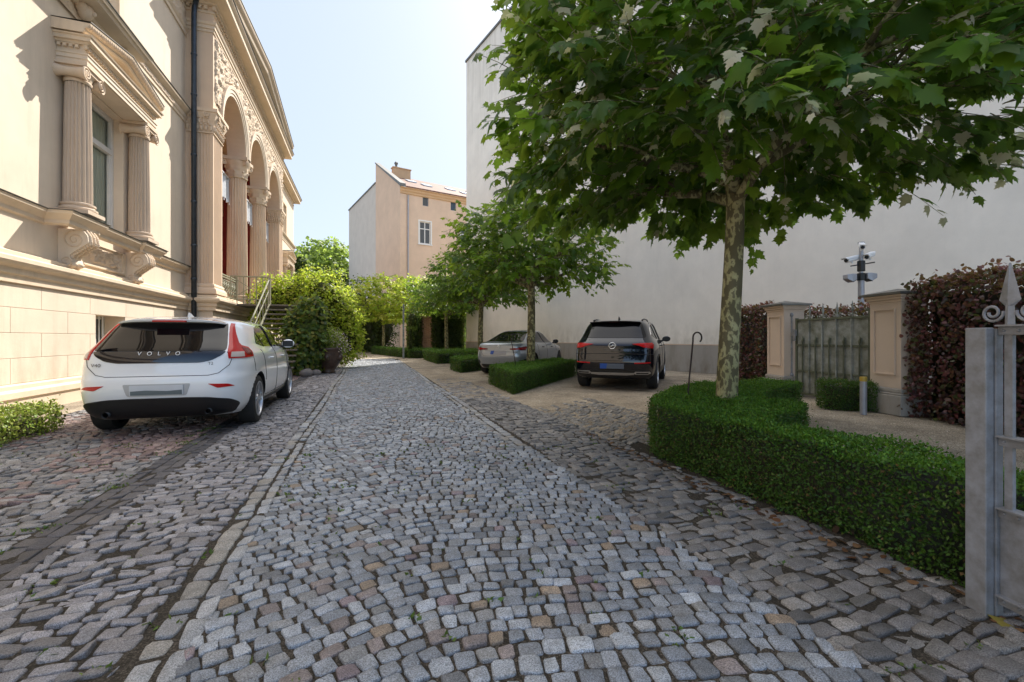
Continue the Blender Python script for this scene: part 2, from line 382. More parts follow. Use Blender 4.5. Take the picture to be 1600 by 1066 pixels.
# ================================================================== camera, light, sky
CAMROT = RAD(-17.78)
cd = bpy.data.cameras.new('camera'); cam = bpy.data.objects.new('camera', cd); COL.objects.link(cam)
cam.location = (0, 0, 1.15); cam.rotation_euler = (RAD(90), 0, CAMROT)
cd.lens = 16.0; cd.sensor_width = 36; cd.shift_y = -.0025; cd.clip_end = 2000; cd.clip_start = .05; SC.camera = cam
SUN = norm(A([.575, .874, 1.0]))
sd = bpy.data.lights.new('sun', 'SUN'); so = bpy.data.objects.new('sun', sd); COL.objects.link(so)
sd.energy = 3.5; sd.angle = RAD(.5); sd.color = (1, .95, .87)
so.rotation_euler = Vector(SUN).to_track_quat('Z', 'Y').to_euler()
W = bpy.data.worlds.new('World'); SC.world = W; W.use_nodes = True; wt = W.node_tree
sk = wt.nodes.new('ShaderNodeTexSky'); sk.sky_type = 'NISHITA'; sk.sun_disc = False
sk.sun_elevation = math.asin(SUN[2]); sk.sun_rotation = math.atan2(SUN[0], SUN[1]); sk.air_density = 1.0; sk.dust_density = 1.6; sk.ozone_density = 1.2
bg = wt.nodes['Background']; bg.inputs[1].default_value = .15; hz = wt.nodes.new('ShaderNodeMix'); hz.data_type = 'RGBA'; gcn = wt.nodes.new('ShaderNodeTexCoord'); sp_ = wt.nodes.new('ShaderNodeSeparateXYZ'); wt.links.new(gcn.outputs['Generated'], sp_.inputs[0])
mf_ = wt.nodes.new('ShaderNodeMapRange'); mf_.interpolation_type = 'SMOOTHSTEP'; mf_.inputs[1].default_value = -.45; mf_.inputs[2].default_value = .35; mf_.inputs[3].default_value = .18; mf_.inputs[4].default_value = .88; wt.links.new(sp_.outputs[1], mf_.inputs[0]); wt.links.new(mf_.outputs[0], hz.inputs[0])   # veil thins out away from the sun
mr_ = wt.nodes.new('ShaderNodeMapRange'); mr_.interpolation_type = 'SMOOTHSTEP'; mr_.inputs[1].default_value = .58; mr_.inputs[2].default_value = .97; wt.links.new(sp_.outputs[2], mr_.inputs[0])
vr_ = wt.nodes.new('ShaderNodeMix'); vr_.data_type = 'RGBA'; vr_.inputs[6].default_value = (1.72, 1.98, 2.32, 1); vr_.inputs[7].default_value = (8.6, 8.2, 7.6, 1); wt.links.new(mr_.outputs[0], vr_.inputs[0]); wt.links.new(vr_.outputs[2], hz.inputs[7])  # far brighter veil overhead, added above the view to lift the shaded yard
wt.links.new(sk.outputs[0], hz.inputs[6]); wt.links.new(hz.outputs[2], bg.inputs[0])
SC.view_settings.view_transform = 'Standard'; SC.view_settings.look = 'None'; SC.view_settings.exposure = 1.38; SC.view_settings.gamma = 1
SC.cycles.use_denoising = True; SC.cycles.max_bounces = 7; SC.cycles.transparent_max_bounces = 8; SC.cycles.sample_clamp_indirect = 6
# ================================================================== ground
def sheet(name, P, z, m, kind='structure'):
    return tag(mesh(name, [(x, y, z) for x, y in P], [list(range(len(P)))], m), kind=kind)
sheet('ground', [(-400, -300), (400, -300), (400, 700), (-400, 700)], -.06, 'earth')
sheet('pavement', [(-60, -4.6), (60, -4.6), (60, -1.5), (-60, -1.5)], -.03, mat('pavement_slabs', (.24, .235, .225), .8, var=.2, vs=3))
sheet('road', [(-60, -13), (60, -13), (60, -4.62), (-60, -4.62)], -.05, mat('asphalt', (.05, .05, .052), .8, var=.25, vs=5, bump=.3, bs=200))
# paved surfaces: soil between the stones
VL, VR = -.70, 1.56          # drive edges (kerb rows)
sheet('paving_bed', [(-5.2, -1.5), (2.62, -1.5), (2.62, 26.5), (-5.2, 26.5)], -.0085, 'soil')
sheet('hedge_soil', [(2.5, .8), (2.9, .8), (2.9, 4.6), (2.5, 4.6)], -.002, 'soil')
sheet('gravel_verge', [(1.70, 8.6), (2.63, 8.0), (2.63, 26.5), (1.70, 26.5)], -.0025, 'gravel')
sheet('gravel_yard', [(2.62, -3), (13, -3), (15, 2), (9, 48), (-6, 48), (-6, 26.5), (2.62, 26.5)], -.006, 'gravel')

def stones(Q, C, dome=.004, exp=5.5, ring=12, gap=.92, zj=.004, depth=.03, tilt=.012):
    """Q (N,4,2) quads -> rounded setts as one mesh"""
    n = len(Q); t = np.linspace(0, 2 * pi, ring, endpoint=False) + pi / ring
    cx = np.sign(np.cos(t)) * np.abs(np.cos(t)) ** (2 / exp); cy = np.sign(np.sin(t)) * np.abs(np.sin(t)) ** (2 / exp)
    ang = RNG.normal(0, .042, (n, ring)); sc = np.stack([1 + ang, .99 + ang, .962 + ang, .84 + ang * .7], 1) * gap   # (n,4,ring)
    x = sc * cx; y = sc * cy                                             # (n,3,ring) in -1..1
    x = np.concatenate([x.reshape(n, -1), np.zeros((n, 1))], 1); y = np.concatenate([y.reshape(n, -1), np.zeros((n, 1))], 1)
    u = (x + 1) / 2; v = (y + 1) / 2
    w = np.stack([(1 - u) * (1 - v), u * (1 - v), u * v, (1 - u) * v], 2)      # bilinear
    p = np.einsum('nkc,ncd->nkd', w, Q)
    zr = np.concatenate([np.full(ring, -depth), np.full(ring, -.009), np.full(ring, -.0016), np.full(ring, dome * .3), [dome * .6]])
    z = zr[None] + RNG.normal(0, .0016, (n, 4 * ring + 1)) + RNG.normal(0, zj, (n, 1)) + tilt * (RNG.normal(size=(n, 1)) * x + RNG.normal(size=(n, 1)) * y) * .35
    z[:, :ring] = -depth
    V = np.concatenate([p, z[..., None]], 2).reshape(-1, 3)
    j = np.arange(ring); jn = (j + 1) % ring
    quad = np.concatenate([np.stack([r * ring + j, r * ring + jn, (r + 1) * ring + jn, (r + 1) * ring + j], 1) for r in (0, 1, 2)])
    tri = np.stack([3 * ring + j, 3 * ring + jn, np.full(ring, 4 * ring)], 1); o = (np.arange(n) * (4 * ring + 1))[:, None, None]
    return V, [(quad[None] + o).reshape(-1, 4), (tri[None] + o).reshape(-1, 3)], np.repeat(C, 4 * ring + 1, 0)
GREY = [(.335, .36, .395), (.29, .315, .35), (.38, .405, .435), (.26, .285, .32), (.31, .315, .32), (.26, .22, .21), (.32, .25, .185), (.20, .21, .225), (.265, .21, .225)]
GW = [.26, .22, .17, .13, .10, .045, .02, .04, .015]
def rowquads(s0, s1, vf0, vf1, lo, hi, shift, jit, along='v'):
    """courses across: returns quads between successive course lines, each split into stones"""
    out = []
    for k in range(len(s0)):
        x = vf0(k) - random.random() * lo
        while x < vf1(k):
            wd = random.uniform(lo, hi); a, b = x, x + wd; x = b
            if b < vf0(k) + lo * .4 or a > vf1(k) - lo * .4: continue
            a = max(a, vf0(k)); b = min(b, vf1(k))
            h_ = s1[k] - s0[k]; ka, kb_ = [-(shift(q + .01) - shift(q - .01)) / .02 * h_ for q in (a, b)]
            out.append([(a, s0[k] + shift(a)), (b, s0[k] + shift(b)), (b + kb_, s1[k] + shift(b)), (a + ka, s1[k] + shift(a))])
    Q = A(out); return Q + RNG.normal(0, jit, Q.shape)
VC = (VL + VR) / 2 + .08; HW = (VR - VL) / 2
arc = lambda v: .27 * (1 - ((v - VC) / HW) ** 2) + .03 * sin(v * 5)
st = np.cumsum(RNG.uniform(.066, .090, 340)); st = st + .1; ed = np.append(st[1:], st[-1] + .11)
Q = rowquads(st, ed, lambda k: VL + .08, lambda k: (VR - .07 if ed[k] > 4.6 else VR + .09), .06, .105, arc, .005)
V, F, C = stones(Q, cpick(len(Q), GREY, GW, .17) * .72, .002, 6., gap=.885, zj=.0025, tilt=.006)
tag(mesh('driveway', V, F, 'stone', None, True, C), kind='structure')
# kerb rows of long setts, a double line on each side
qs = []
for v0, v1 in ((VL - .11, VL - .01), (VL, VL + .075), (VR - .06, VR + .01), (VR + .02, VR + .12)):
    y = .3 if v0 < 0 else 4.6
    while y < 25:
        L = random.uniform(.10, .2); wv = .02 * sin(y * .9); qs.append([(v0 + wv, y), (v1 + wv, y), (v1 + wv, y + L), (v0 + wv, y + L)]); y += L
Q = A(qs); Q += RNG.normal(0, .005, Q.shape)
V, F, C = stones(Q, cpick(len(Q), [(.26, .27, .285), (.285, .29, .295), (.22, .22, .225), (.25, .235, .21)], None, .1), .004, gap=.93)
tag(mesh('kerb', V, F, 'stone', None, True, C), kind='structure')
# left margin: worn irregular slabs
st = np.cumsum(RNG.uniform(.055, .092, 300)) + .2; ed = np.append(st[1:], st[-1] + .1); ok = ed < 20; st, ed = st[ok], ed[ok]
Q = rowquads(st, ed, lambda k: -1.58, lambda k: VL - .12, .06, .15, lambda v: .05 * sin(v * 4 + .5) + .14 * v, .0085)
V, F, C = stones(Q, cpick(len(Q), [(.235, .225, .235), (.19, .185, .195), (.27, .26, .265), (.17, .16, .16)], None, .14), .002, 5.5, zj=.004, gap=.90)
tag(mesh('side_paving', V, F, 'stone', None, True, C), kind='structure')
# drainage channel: rows of dark clinker laid lengthways
qs = []
for i in range(3):
    v0 = -1.865 + i * .092; y = .3
    while y < 17:
        L = random.uniform(.14, .2); qs.append([(v0, y), (v0 + .092, y), (v0 + .092, y + L), (v0, y + L)]); y += L
Q = A(qs) + RNG.normal(0, .003, (len(qs), 4, 2))
V, F, C = stones(Q, cpick(len(Q), [(.075, .072, .08), (.06, .058, .066), (.095, .088, .09)], None, .1), .001, 9, gap=.95, zj=.002)
V[:, 2] -= .003
tag(mesh('drain_channel', V, F, 'stone', None, True, C), kind='structure')
# parking strip by the villa: small reddish and grey setts
st = np.cumsum(RNG.uniform(.07, .095, 280)) + .6; ed = np.append(st[1:], st[-1] + .1); ok = ed < 20.5; st, ed = st[ok], ed[ok]
Q = rowquads(st, ed, lambda k: -4.35, lambda k: -1.87, .065, .12, lambda v: .08 * sin(v * 2.2) + .02 * sin(v * 6), .008)
cen = Q.mean(1); f = np.sin(cen[:, 1] * 1.5 + cen[:, 0] * .8) * .5 + np.sin(cen[:, 0] * 3.1 - cen[:, 1] * .7) * .5 + RNG.normal(0, .25, len(Q))
C = np.where((f > .12)[:, None], cpick(len(Q), [(.235, .165, .15), (.205, .14, .13), (.25, .19, .17)]), cpick(len(Q), [(.21, .20, .20), (.17, .165, .165), (.25, .24, .235)]))
V, F, C = stones(Q, C, .004)
tag(mesh('parking_strip', V, F, 'stone', None, True, C), kind='structure')
sheet('house_margin', [(-5.5, -1.5), (-4.36, -1.5), (-4.36, 26.5), (-5.5, 26.5)], -.003, 'gravel')
# right margin: big dark worn slabs, narrowing into trodden gravel
st = np.cumsum(RNG.uniform(.06, .10, 230)) + .1; ed = np.append(st[1:], st[-1] + .12); ok = ed < 13.5; st, ed = st[ok], ed[ok]
Q = rowquads(st, ed, lambda k: VR + (.14 if st[k] > 4.5 else .10), lambda k: 2.66 - .06 * random.random(), .065, .16, lambda v: .08 * sin(v * 3.) - .16 * v, .009)
Q = Q[RNG.random(len(Q)) > np.clip((Q[:, 0, 1] - 8.) / 5.2, 0, 1) * .95]
V, F, C = stones(Q, cpick(len(Q), [(.165, .155, .15), (.195, .185, .175), (.135, .13, .128), (.22, .205, .19)], None, .14), .002, 6., gap=.92, zj=.005)
tag(mesh('verge_paving', V, F, 'stone', None, True, C), kind='structure')
# spur of setts leading into the parking bay
qs = []
dx, dy = sin(RAD(39)), cos(RAD(39))
for i in range(46):
    for j in range(15):
        if random.random() < .1: continue
        a = 2.6 + j * .1; b = 4.05 + i * .095 + .06 * sin(j * 1.3) + (a - 2.6) * .75
        if b - (a - 2.6) * .75 > 6.6 + .3 * sin(j * 2.) : continue
        qs.append([(a, b), (a + .1, b + .075), (a + .1, b + .17), (a, b + .095)])
Q = A(qs); Q += RNG.normal(0, .008, Q.shape)
V, F, C = stones(Q, cpick(len(Q), [(.19, .18, .165), (.16, .155, .15), (.22, .20, .175)], None, .15), .003, zj=.005)
tag(mesh('bay_paving', V, F, 'stone', None, True, C), kind='structure')
# weeds and moss in the joints
def scatter_tufts(name, spots, s, cols, k):
    P = []; D = []; U = []; S = []
    for (x, y, r) in spots:
        n = int(k * r / .06); q = RNG.normal(0, r, (n, 2)) * A([1.3, .7]); P.append(np.column_stack([x + q[:, 0], y + q[:, 1], np.full(n, -.008)]))
        d = RNG.normal(size=(n, 3)) * A([1, 1, .3]); d[:, 2] = np.abs(d[:, 2]) + .45; D.append(d); U.append(RNG.normal(size=(n, 3)) + A([0, 0, 1])); S.append(s * RNG.uniform(.5, 1.3, n))
    P = np.concatenate(P); v, f, c = leaves(P, np.concatenate(D), np.concatenate(U), np.concatenate(S), OVAL, cpick(len(P), cols))
    return tag(mesh(name, v, [f], 'boxleaf', None, False, c), 'small green weeds and moss growing in the joints of the paving', 'weeds', kind='stuff')
sp = [(-1.9 + random.gauss(0, .04), random.uniform(1.9, 7), random.uniform(.02, .05)) for _ in range(40)] + [(-1.96, 2.3, .08), (-1.92, 2.5, .06), (-1.95, 2.9, .06), (-1.42, 2.6, .03)]
sp += [(random.uniform(-1.5, 1.5), random.uniform(1.2, 5), random.uniform(.008, .022)) for _ in range(130)]
sp += [(random.uniform(-3.6, -2.1), random.uniform(3, 6.2), random.uniform(.02, .06)) for _ in range(34)]
sp += [(random.uniform(1.7, 2.5), random.uniform(1, 5), random.uniform(.01, .03)) for _ in range(22)]
scatter_tufts('weeds', sp, .028, [(.09, .15, .03), (.12, .17, .04), (.06, .11, .02)], 26)
# dry leaves under the big hedge
n = 210; t = RNG.random(n)
P = np.column_stack([2.50 + RNG.normal(0, .055, n) + .02 * t, .9 + t * 4.2, np.full(n, .004) + RNG.random(n) * .012])
v, f, c = leaves(P, RNG.normal(size=(n, 3)) * A([1, 1, .2]), RNG.normal(size=(n, 3)) * .35 + A([0, 0, 1.]), RNG.uniform(.02, .055, n), BROAD, cpick(n, [(.13, .06, .03), (.18, .10, .05), (.08, .045, .03)]))
tag(mesh('fallen_leaves', v, [f], 'litter', None, False, c), 'brown fallen leaves lying along the foot of the long box hedge', 'fallen leaves', kind='stuff')
# pebbles standing proud in the gravel
n = 5200; x = RNG.uniform(2.7, 8.2, n); y = RNG.uniform(.5, 11, n); r = RNG.uniform(.004, .011, n)
tv = A([(1, 0, 0), (0, 1, 0), (-1, 0, 0), (0, -1, 0), (0, 0, .8)]); tt = A([[0, 1, 4], [1, 2, 4], [2, 3, 4], [3, 0, 4]])
a = RNG.uniform(0, 6.28, n); V = np.stack([tv[None, :, 0] * np.cos(a)[:, None] - tv[None, :, 1] * np.sin(a)[:, None], tv[None, :, 0] * np.sin(a)[:, None] + tv[None, :, 1] * np.cos(a)[:, None], np.tile(tv[:, 2], (n, 1))], 2) * r[:, None, None]
V += np.stack([x, y, np.full(n, -.006)], 1)[:, None]
tag(mesh('gravel_pebbles', V.reshape(-1, 3), [(tt[None] + (np.arange(n) * 5)[:, None, None]).reshape(-1, 3)], 'stone', None, True, np.repeat(cpick(n, [(.33, .28, .22), (.42, .37, .3), (.25, .21, .17)]), 5, 0)), 'loose pale pebbles scattered over the gravel parking yard', 'pebbles', kind='stuff')
# ================================================================== blank gable building on the right
wd = norm(A([.2414, -.9704])); wn = A([wd[1], -wd[0]])    # along the wall towards the street; towards the drive
if wn[0] > 0: wn = -wn
FE = A([6.37, 29.9]); HT = 19.6
fw = thing('apartment_building', 'tall blank off-white firewall building with dark base band behind the parked cars', 'building', (FE[0], FE[1], 0))
def wallbox(t0, t1, d0, d1, z0, z1):
    c = FE + wd * (t0 + t1) / 2 + wn * (d0 + d1) / 2; return obox(c, wd, wn, (t1 - t0) / 2, (d1 - d0) / 2, z0, z1)
MB().add(wallbox(0, 13.17, -9, -.015, 0, HT)).add(wallbox(13.17, 46, -9, 0, 0, HT)).build('wall', 'white', fw)
MB().add(wallbox(-.06, 13.2, -9.06, .05, HT + .002, HT + .14)).add(wallbox(13.2, 46.1, -9.06, .065, HT + .002, HT + .14)).build('coping', 'zinc', fw)
MB().add(wallbox(-.02, 46.0, 0.001, .028, 0, .95)).build('base_band', 'whitelow', fw)
MB().add(wallbox(-.025, 46.0, .0285, .035, .925, .955)).build('band_edge', 'peach', fw)
# ================================================================== peach house at the end
PC = A([2.98, 43.15]); gd = norm(A([-2., 7.68])); fd = A([gd[1], -gd[0]])
ph = thing('apartment_building', 'peach rendered house with tiled roof and skylights at the end of the drive', 'building', (PC[0], PC[1], 0))
def pt(f, g, z): q = PC + fd * f + gd * g; return (q[0], q[1], z)
def pbox(f0, f1, g0, g1, z0, z1):
    c = PC + fd * (f0 + f1) / 2 + gd * (g0 + g1) / 2; return obox(c, fd, gd, (f1 - f0) / 2, (g1 - g0) / 2, z0, z1)
def winwall(holes, f0, f1, z0, z1, dep=.18):
    fs = sorted({f0, f1} | {h[0] for h in holes} | {h[1] for h in holes}); zs = sorted({z0, z1} | {h[2] for h in holes} | {h[3] for h in holes})
    V = []; F = []
    for i in range(len(fs) - 1):
        for j in range(len(zs) - 1):
            m = ((fs[i] + fs[i + 1]) / 2, (zs[j] + zs[j + 1]) / 2)
            if any(h[0] < m[0] < h[1] and h[2] < m[1] < h[3] for h in holes): continue
            k = len(V); V += [(fs[i], 0, zs[j]), (fs[i + 1], 0, zs[j]), (fs[i + 1], 0, zs[j + 1]), (fs[i], 0, zs[j + 1])]; F.append([k, k + 1, k + 2, k + 3])
    for a, b, c, d in holes:
        q = [(a, c), (b, c), (b, d), (a, d)]
        for i in range(4):
            k = len(V); p, r = q[i], q[(i + 1) % 4]; V += [(p[0], 0, p[1]), (r[0], 0, r[1]), (r[0], dep, r[1]), (p[0], dep, p[1])]; F.append([k, k + 1, k + 2, k + 3])
    return V, F
holes = [(1.9, 3.0, 10.15, 12.25), (6.2, 7.3, 10.15, 12.25), (10.5, 11.6, 10.15, 12.25), (2.2, 2.8, 13.75, 14.6), (5.1, 5.7, 13.75, 14.6), (8.0, 8.6, 13.75, 14.6)]
V, F = winwall(holes, 0, 16, 0, 15.1)
V = [pt(f, g, z) for f, g, z in V]; b = MB().add((V, F))
gp = [(0, 0), (0, 15.3), (7.93, 19.85), (7.93, 0)]
V = [pt(x, g, z) for x in (0, .35) for g, z in gp]; b.add((V, [[0, 1, 2, 3], [7, 6, 5, 4]] + [[i, (i + 1) % 4, (i + 1) % 4 + 4, i + 4] for i in range(4)]))
b.add(pbox(.36, 16, 7.6, 7.9, 0, 15.1)).add(pbox(15.9, 16.0, .02, 7.5, 0, 15.1)).build('wall', 'peach', ph)
MB().add(pbox(0.02, 12, 7.935, 20.3, 0, 17.75)).build('side_wing', 'peachw', ph)
V = [pt(x, g, z) for x in (-.08, .45) for g, z in [(-.3, 15.15), (-.3, 15.45), (7.95, 20.0), (7.95, 19.86), (0, 15.31)]]
MB().add((V, [[0, 1, 2, 3, 4], [9, 8, 7, 6, 5]] + [[i, (i + 1) % 5, (i + 1) % 5 + 5, i + 5] for i in range(5)])).build('gable_coping', 'zinc', ph)
MB().add(pbox(-.06, 12.1, 7.96, 20.38, 17.752, 17.9)).build('wing_coping', 'zinc', ph)
kt = NT('red_roof_tiles'); wv = kt.n('ShaderNodeTexBrick', Scale=1., offset=.5); wv.inputs['Brick Width'].default_value = .22; wv.inputs['Row Height'].default_value = .3; wv.inputs['Mortar Size'].default_value = .02
for i_, c_ in (('Color1', (.17, .07, .04)), ('Color2', (.24, .115, .07)), ('Mortar', (.09, .05, .04))): wv.inputs[i_].default_value = (*c_, 1)
kt.l(kt.coord(), 'Vector', wv, 'Vector'); n_ = kt.noise(.8, 5); r_ = kt.ramp(n_, 'Fac', [(.35, (.65, .6, .55)), (.65, (1.1, 1.1, 1.1))]); kt.base(kt.mix((wv, 'Color'), (r_, 'Color'), .8, 'MULTIPLY')); kt.b.inputs['Roughness'].default_value = .8; kt.bump(wv, 'Fac', -.6, .03); M['tiles'] = kt.m
V = [pt(f, g, z) for f in (.46, 16.2) for g, z in [(-.35, 15.12), (-.35, 15.24), (7.9, 18.95), (7.9, 18.75)]]
rf = MB().add((V, [[0, 1, 2, 3], [7, 6, 5, 4]] + [[i, (i + 1) % 4, (i + 1) % 4 + 4, i + 4] for i in range(4)])).build('roof', 'tiles', ph)
slope = (18.95 - 15.24) / 8.25
for f, g in ((2.2, 3.9), (3.4, 2.6), (6.3, 3.2), (7.5, 2.0), (9.2, 4.0)):
    zz = lambda q: 15.24 + (q + .35) * slope
    V = [pt(f + a, g + c, zz(g + c) + h) for h in (.03, .12) for a, c in ((0, 0), (.9, 0), (.9, 1.1), (0, 1.1))]
    MB().add((V, [[3, 2, 1, 0], [4, 5, 6, 7]] + [[i, (i + 1) % 4, (i + 1) % 4 + 4, i + 4] for i in range(4)])).build('skylight', 'plate', ph)
ch = MB().add(pbox(1.5, 3.4, 6.6, 7.2, 18.2, 19.35)).add(pbox(1.42, 3.48, 6.52, 7.28, 19.352, 19.45)).build('chimney', 'peachc', ph)
V, F = lathe([(.13, 19.45), (.13, 19.8), (.2, 19.85), (.2, 20.0), (.05, 20.15)], 8, pt(1.9, 6.9, 0)); MB().add((V, F)).build('cowl', 'zinc', ch)
cp = sweep([(0, 14.55), (.1, 14.6), (.1, 14.75), (.2, 14.85), (.22, 15.0), (.36, 15.08), (.36, 15.115), (0, 15.115)], [tuple(pt(.0, 0, 0)[:2]), tuple(pt(16, 0, 0)[:2])])
MB().add(cp).build('cornice', 'peachc', ph)
MB().add(pbox(.0, .55, -.06, -.002, 0, 14.54)).build('corner_strip', 'peach', ph)
MB().add(tube([pt(.75, -.2, 14.5), pt(.75, -.12, 14.2), pt(.75, -.12, 0)], .06, 8)).build('downpipe', 'galv', ph)
for i, (a, b_, c_, d_) in enumerate(holes):
    big = d_ - c_ > 1.2; w_ = MB(); t_ = .075 if big else .05; y0, y1 = .085, .15
    for (f0, f1, z0, z1) in ((a, a + t_, c_, d_), (b_ - t_, b_, c_, d_), (a + t_, b_ - t_, c_, c_ + t_), (a + t_, b_ - t_, d_ - t_, d_)): w_.add(pbox(f0, f1, y0, y1, z0, z1))
    if big: m_ = (a + b_) / 2; w_.add(pbox(m_ - .04, m_ + .04, y0 - .01, y1 - .002, c_ + t_, d_ - t_)); zt = d_ - .68; w_.add(pbox(a + t_, m_ - .04, y0, y1, zt - .04, zt + .04)).add(pbox(m_ + .04, b_ - t_, y0, y1, zt - .04, zt + .04))
    wn_ = w_.build('window', 'winwhite' if big else 'galv', ph)
    MB().add(pbox(a + .02, b_ - .02, .13, .17, c_ + .02, d_ - .02)).build('pane', 'pane', wn_)
    if big:
        e_ = .13; MB().add(pbox(a - e_, a - .002, -.03, -.002, c_ - e_, d_ + e_)).add(pbox(b_ + .002, b_ + e_, -.03, -.002, c_ - e_, d_ + e_)).add(pbox(a - .001, b_ + .001, -.028, -.002, d_ + .002, d_ + e_)).add(pbox(a - .18, b_ + .18, -.1, -.031, c_ - e_, c_ - .05)).add(pbox(a - .001, b_ + .001, -.03, -.002, c_ - e_ + .01, c_ - .004)).build('surround', 'winwhite', wn_)
# ================================================================== the villa
WV, PV, U0, U1, UE = -5.16, -4.44, 16.0, 28.1, 37.4
mn = thing('villa', 'cream classical villa with arched columned loggia and ornate pedimented window', 'villa', (WV, 16, 0))
PATH = [(WV, -1), (WV, U0), (PV, U0), (PV, U1), (WV, U1), (WV, UE), (WV - 8, UE)]
WC = 11.40        # centre of the near window
WR = 33.2         # centre of the far window
def vwall(holes, y0, y1, z0, z1, x, dep):
    ys = sorted({y0, y1} | {h[0] for h in holes} | {h[1] for h in holes}); zs = sorted({z0, z1} | {h[2] for h in holes} | {h[3] for h in holes})
    V = []; F = []
    for i in range(len(ys) - 1):
        for j in range(len(zs) - 1):
            my, mz = (ys[i] + ys[i + 1]) / 2, (zs[j] + zs[j + 1]) / 2
            if any(h[0] < my < h[1] and h[2] < mz < h[3] for h in holes): continue
            k = len(V); V += [(x, ys[i], zs[j]), (x, ys[i + 1], zs[j]), (x, ys[i + 1], zs[j + 1]), (x, ys[i], zs[j + 1])]; F.append([k, k + 1, k + 2, k + 3])
    for a, b, c, d in holes:
        q = [(a, c), (b, c), (b, d), (a, d)]
        for i in range(4):
            k = len(V); p, r = q[i], q[(i + 1) % 4]; V += [(x, *p), (x, *r), (x - dep, *r), (x - dep, *p)]; F.append([k, k + 1, k + 2, k + 3])
    return V, F
hw = .93
holesL = [(WC - hw, WC + hw, 3.42, 6.0), (WC - .62, WC + .62, 8.15, 10.0), (WC - 5.2 - hw, WC - 5.2 + hw, 3.42, 6.0)]
holesR = [(WR - hw, WR + hw, 3.42, 6.0), (WR - .62, WR + .62, 8.15, 10.0)]
cel = [(11.12, 12.28, .84, 1.625)]
b = MB()
b.add(vwall(holesL, -1, U0, 2.0, 12.0, WV, .42)).add(vwall(holesR, U1, UE, 2.0, 12.0, WV, .42)).add(vwall(cel, -1, U0, 0, 2.0, WV + .04, .5)).add(([(WV + .04, U1, 0), (WV + .04, UE, 0), (WV + .04, UE, 2), (WV + .04, U1, 2)], [[0, 1, 2, 3]]))
b.add(([(WV, UE, 0), (WV - 9, UE, 0), (WV - 9, UE, 12), (WV, UE, 12)], [[0, 1, 2, 3]])).add(([(WV, -1, 0), (WV - 9, -1, 0), (WV - 9, -1, 12), (WV, -1, 12)], [[0, 1, 2, 3]])).add(([(WV - 9, -1, 0), (WV - 9, UE, 0), (WV - 9, UE, 12), (WV - 9, -1, 12)], [[0, 1, 2, 3]]))
b.build('wall', 'cream', mn)
MB().add(box(WV - 9, WV + .02, -1, UE, 12.004, 12.1)).build('roof', 'zinc', mn)
# ashlar plinth: shallow blocks
bl = MB(); zr = [.455, .845, 1.235, 1.622, 1.985]
for r in range(4):
    y = (9.54 if r % 2 else 8.845) - 1.39 * 8
    while y < U0 - .02:
        a, c = y + .003, min(y + 1.387, U0 - .01); y += 1.39
        if c < -.9 or c - a < .05: continue
        cuts = [(a, c)]
        if r in (1, 2): cuts = [q for q in ((a, min(c, cel[0][0] - .001)), (max(a, cel[0][1] + .001), c)) if q[1] - q[0] > .03]
        for a2, c2 in cuts: bl.add(box(WV + .042, WV + .052, a2, c2, zr[r] + .003, zr[r + 1] - .003))
bl.build('plinth_block', 'cream', mn, bevel=.004)
mo = MB()
mo.add(sweep([(.04, .455), (.10, .43), (.10, .37), (.15, .335), (.15, .245), (.12, .22), (.12, -.05)], PATH[:2]))
mo.add(sweep([(.03, 1.985), (.09, 2.0), (.09, 2.1), (.13, 2.13), (.13, 2.21), (.20, 2.25), (.235, 2.3), (.235, 2.36), (.14, 2.40), (.14, 2.455), (.06, 2.475), (.03, 2.50), (-.02, 2.50)], PATH))
mo.build('plinth_moulding', 'cream2', mn)
STR = [(-.01, 3.06), (.05, 3.09), (.05, 3.15), (.09, 3.19), (.14, 3.24), (.15, 3.29), (-.01, 3.325)]
SP = [(WV, -1), (WV, WC - 1.75), (WV + .34, WC - 1.75), (WV + .34, WC - .92), (WV + .27, WC - .92), (WV + .27, WC + .92), (WV + .34, WC + .92), (WV + .34, WC + 1.75), (WV, WC + 1.75), (WV, U0 - .02)]
MB().add(sweep(STR, SP)).build('string_course', 'cream2', mn)
MB().add(sweep([(-.005, 3.327), (.165, 3.292), (.17, 3.305), (-.005, 3.345)], SP)).build('lead_flashing', 'zinc', mn)
MB().add(sweep(STR, [(WV, U1), (WV, UE), (WV - 3, UE)])).build('string_course', 'cream2', mn)
UPP = [(-.01, 7.58), (.03, 7.6), (.03, 7.68), (.05, 7.7), (.05, 7.82), (.1, 7.86), (.16, 7.92), (.17, 7.97), (-.01, 8.0)]
MB().add(sweep(UPP, [(WV, -1), (WV, U0 - .02)])).build('upper_string', 'cream2', mn)
MB().add(sweep(UPP, [(WV, U1 + .01), (WV, UE), (WV - 3, UE)])).build('upper_string', 'cream2', mn)
MB().add(sweep([(-.005, 8.003), (.18, 7.972), (.19, 7.985), (-.005, 8.02)], [(WV, -1), (WV, U0 - .02)])).build('lead_flashing', 'zinc', mn)
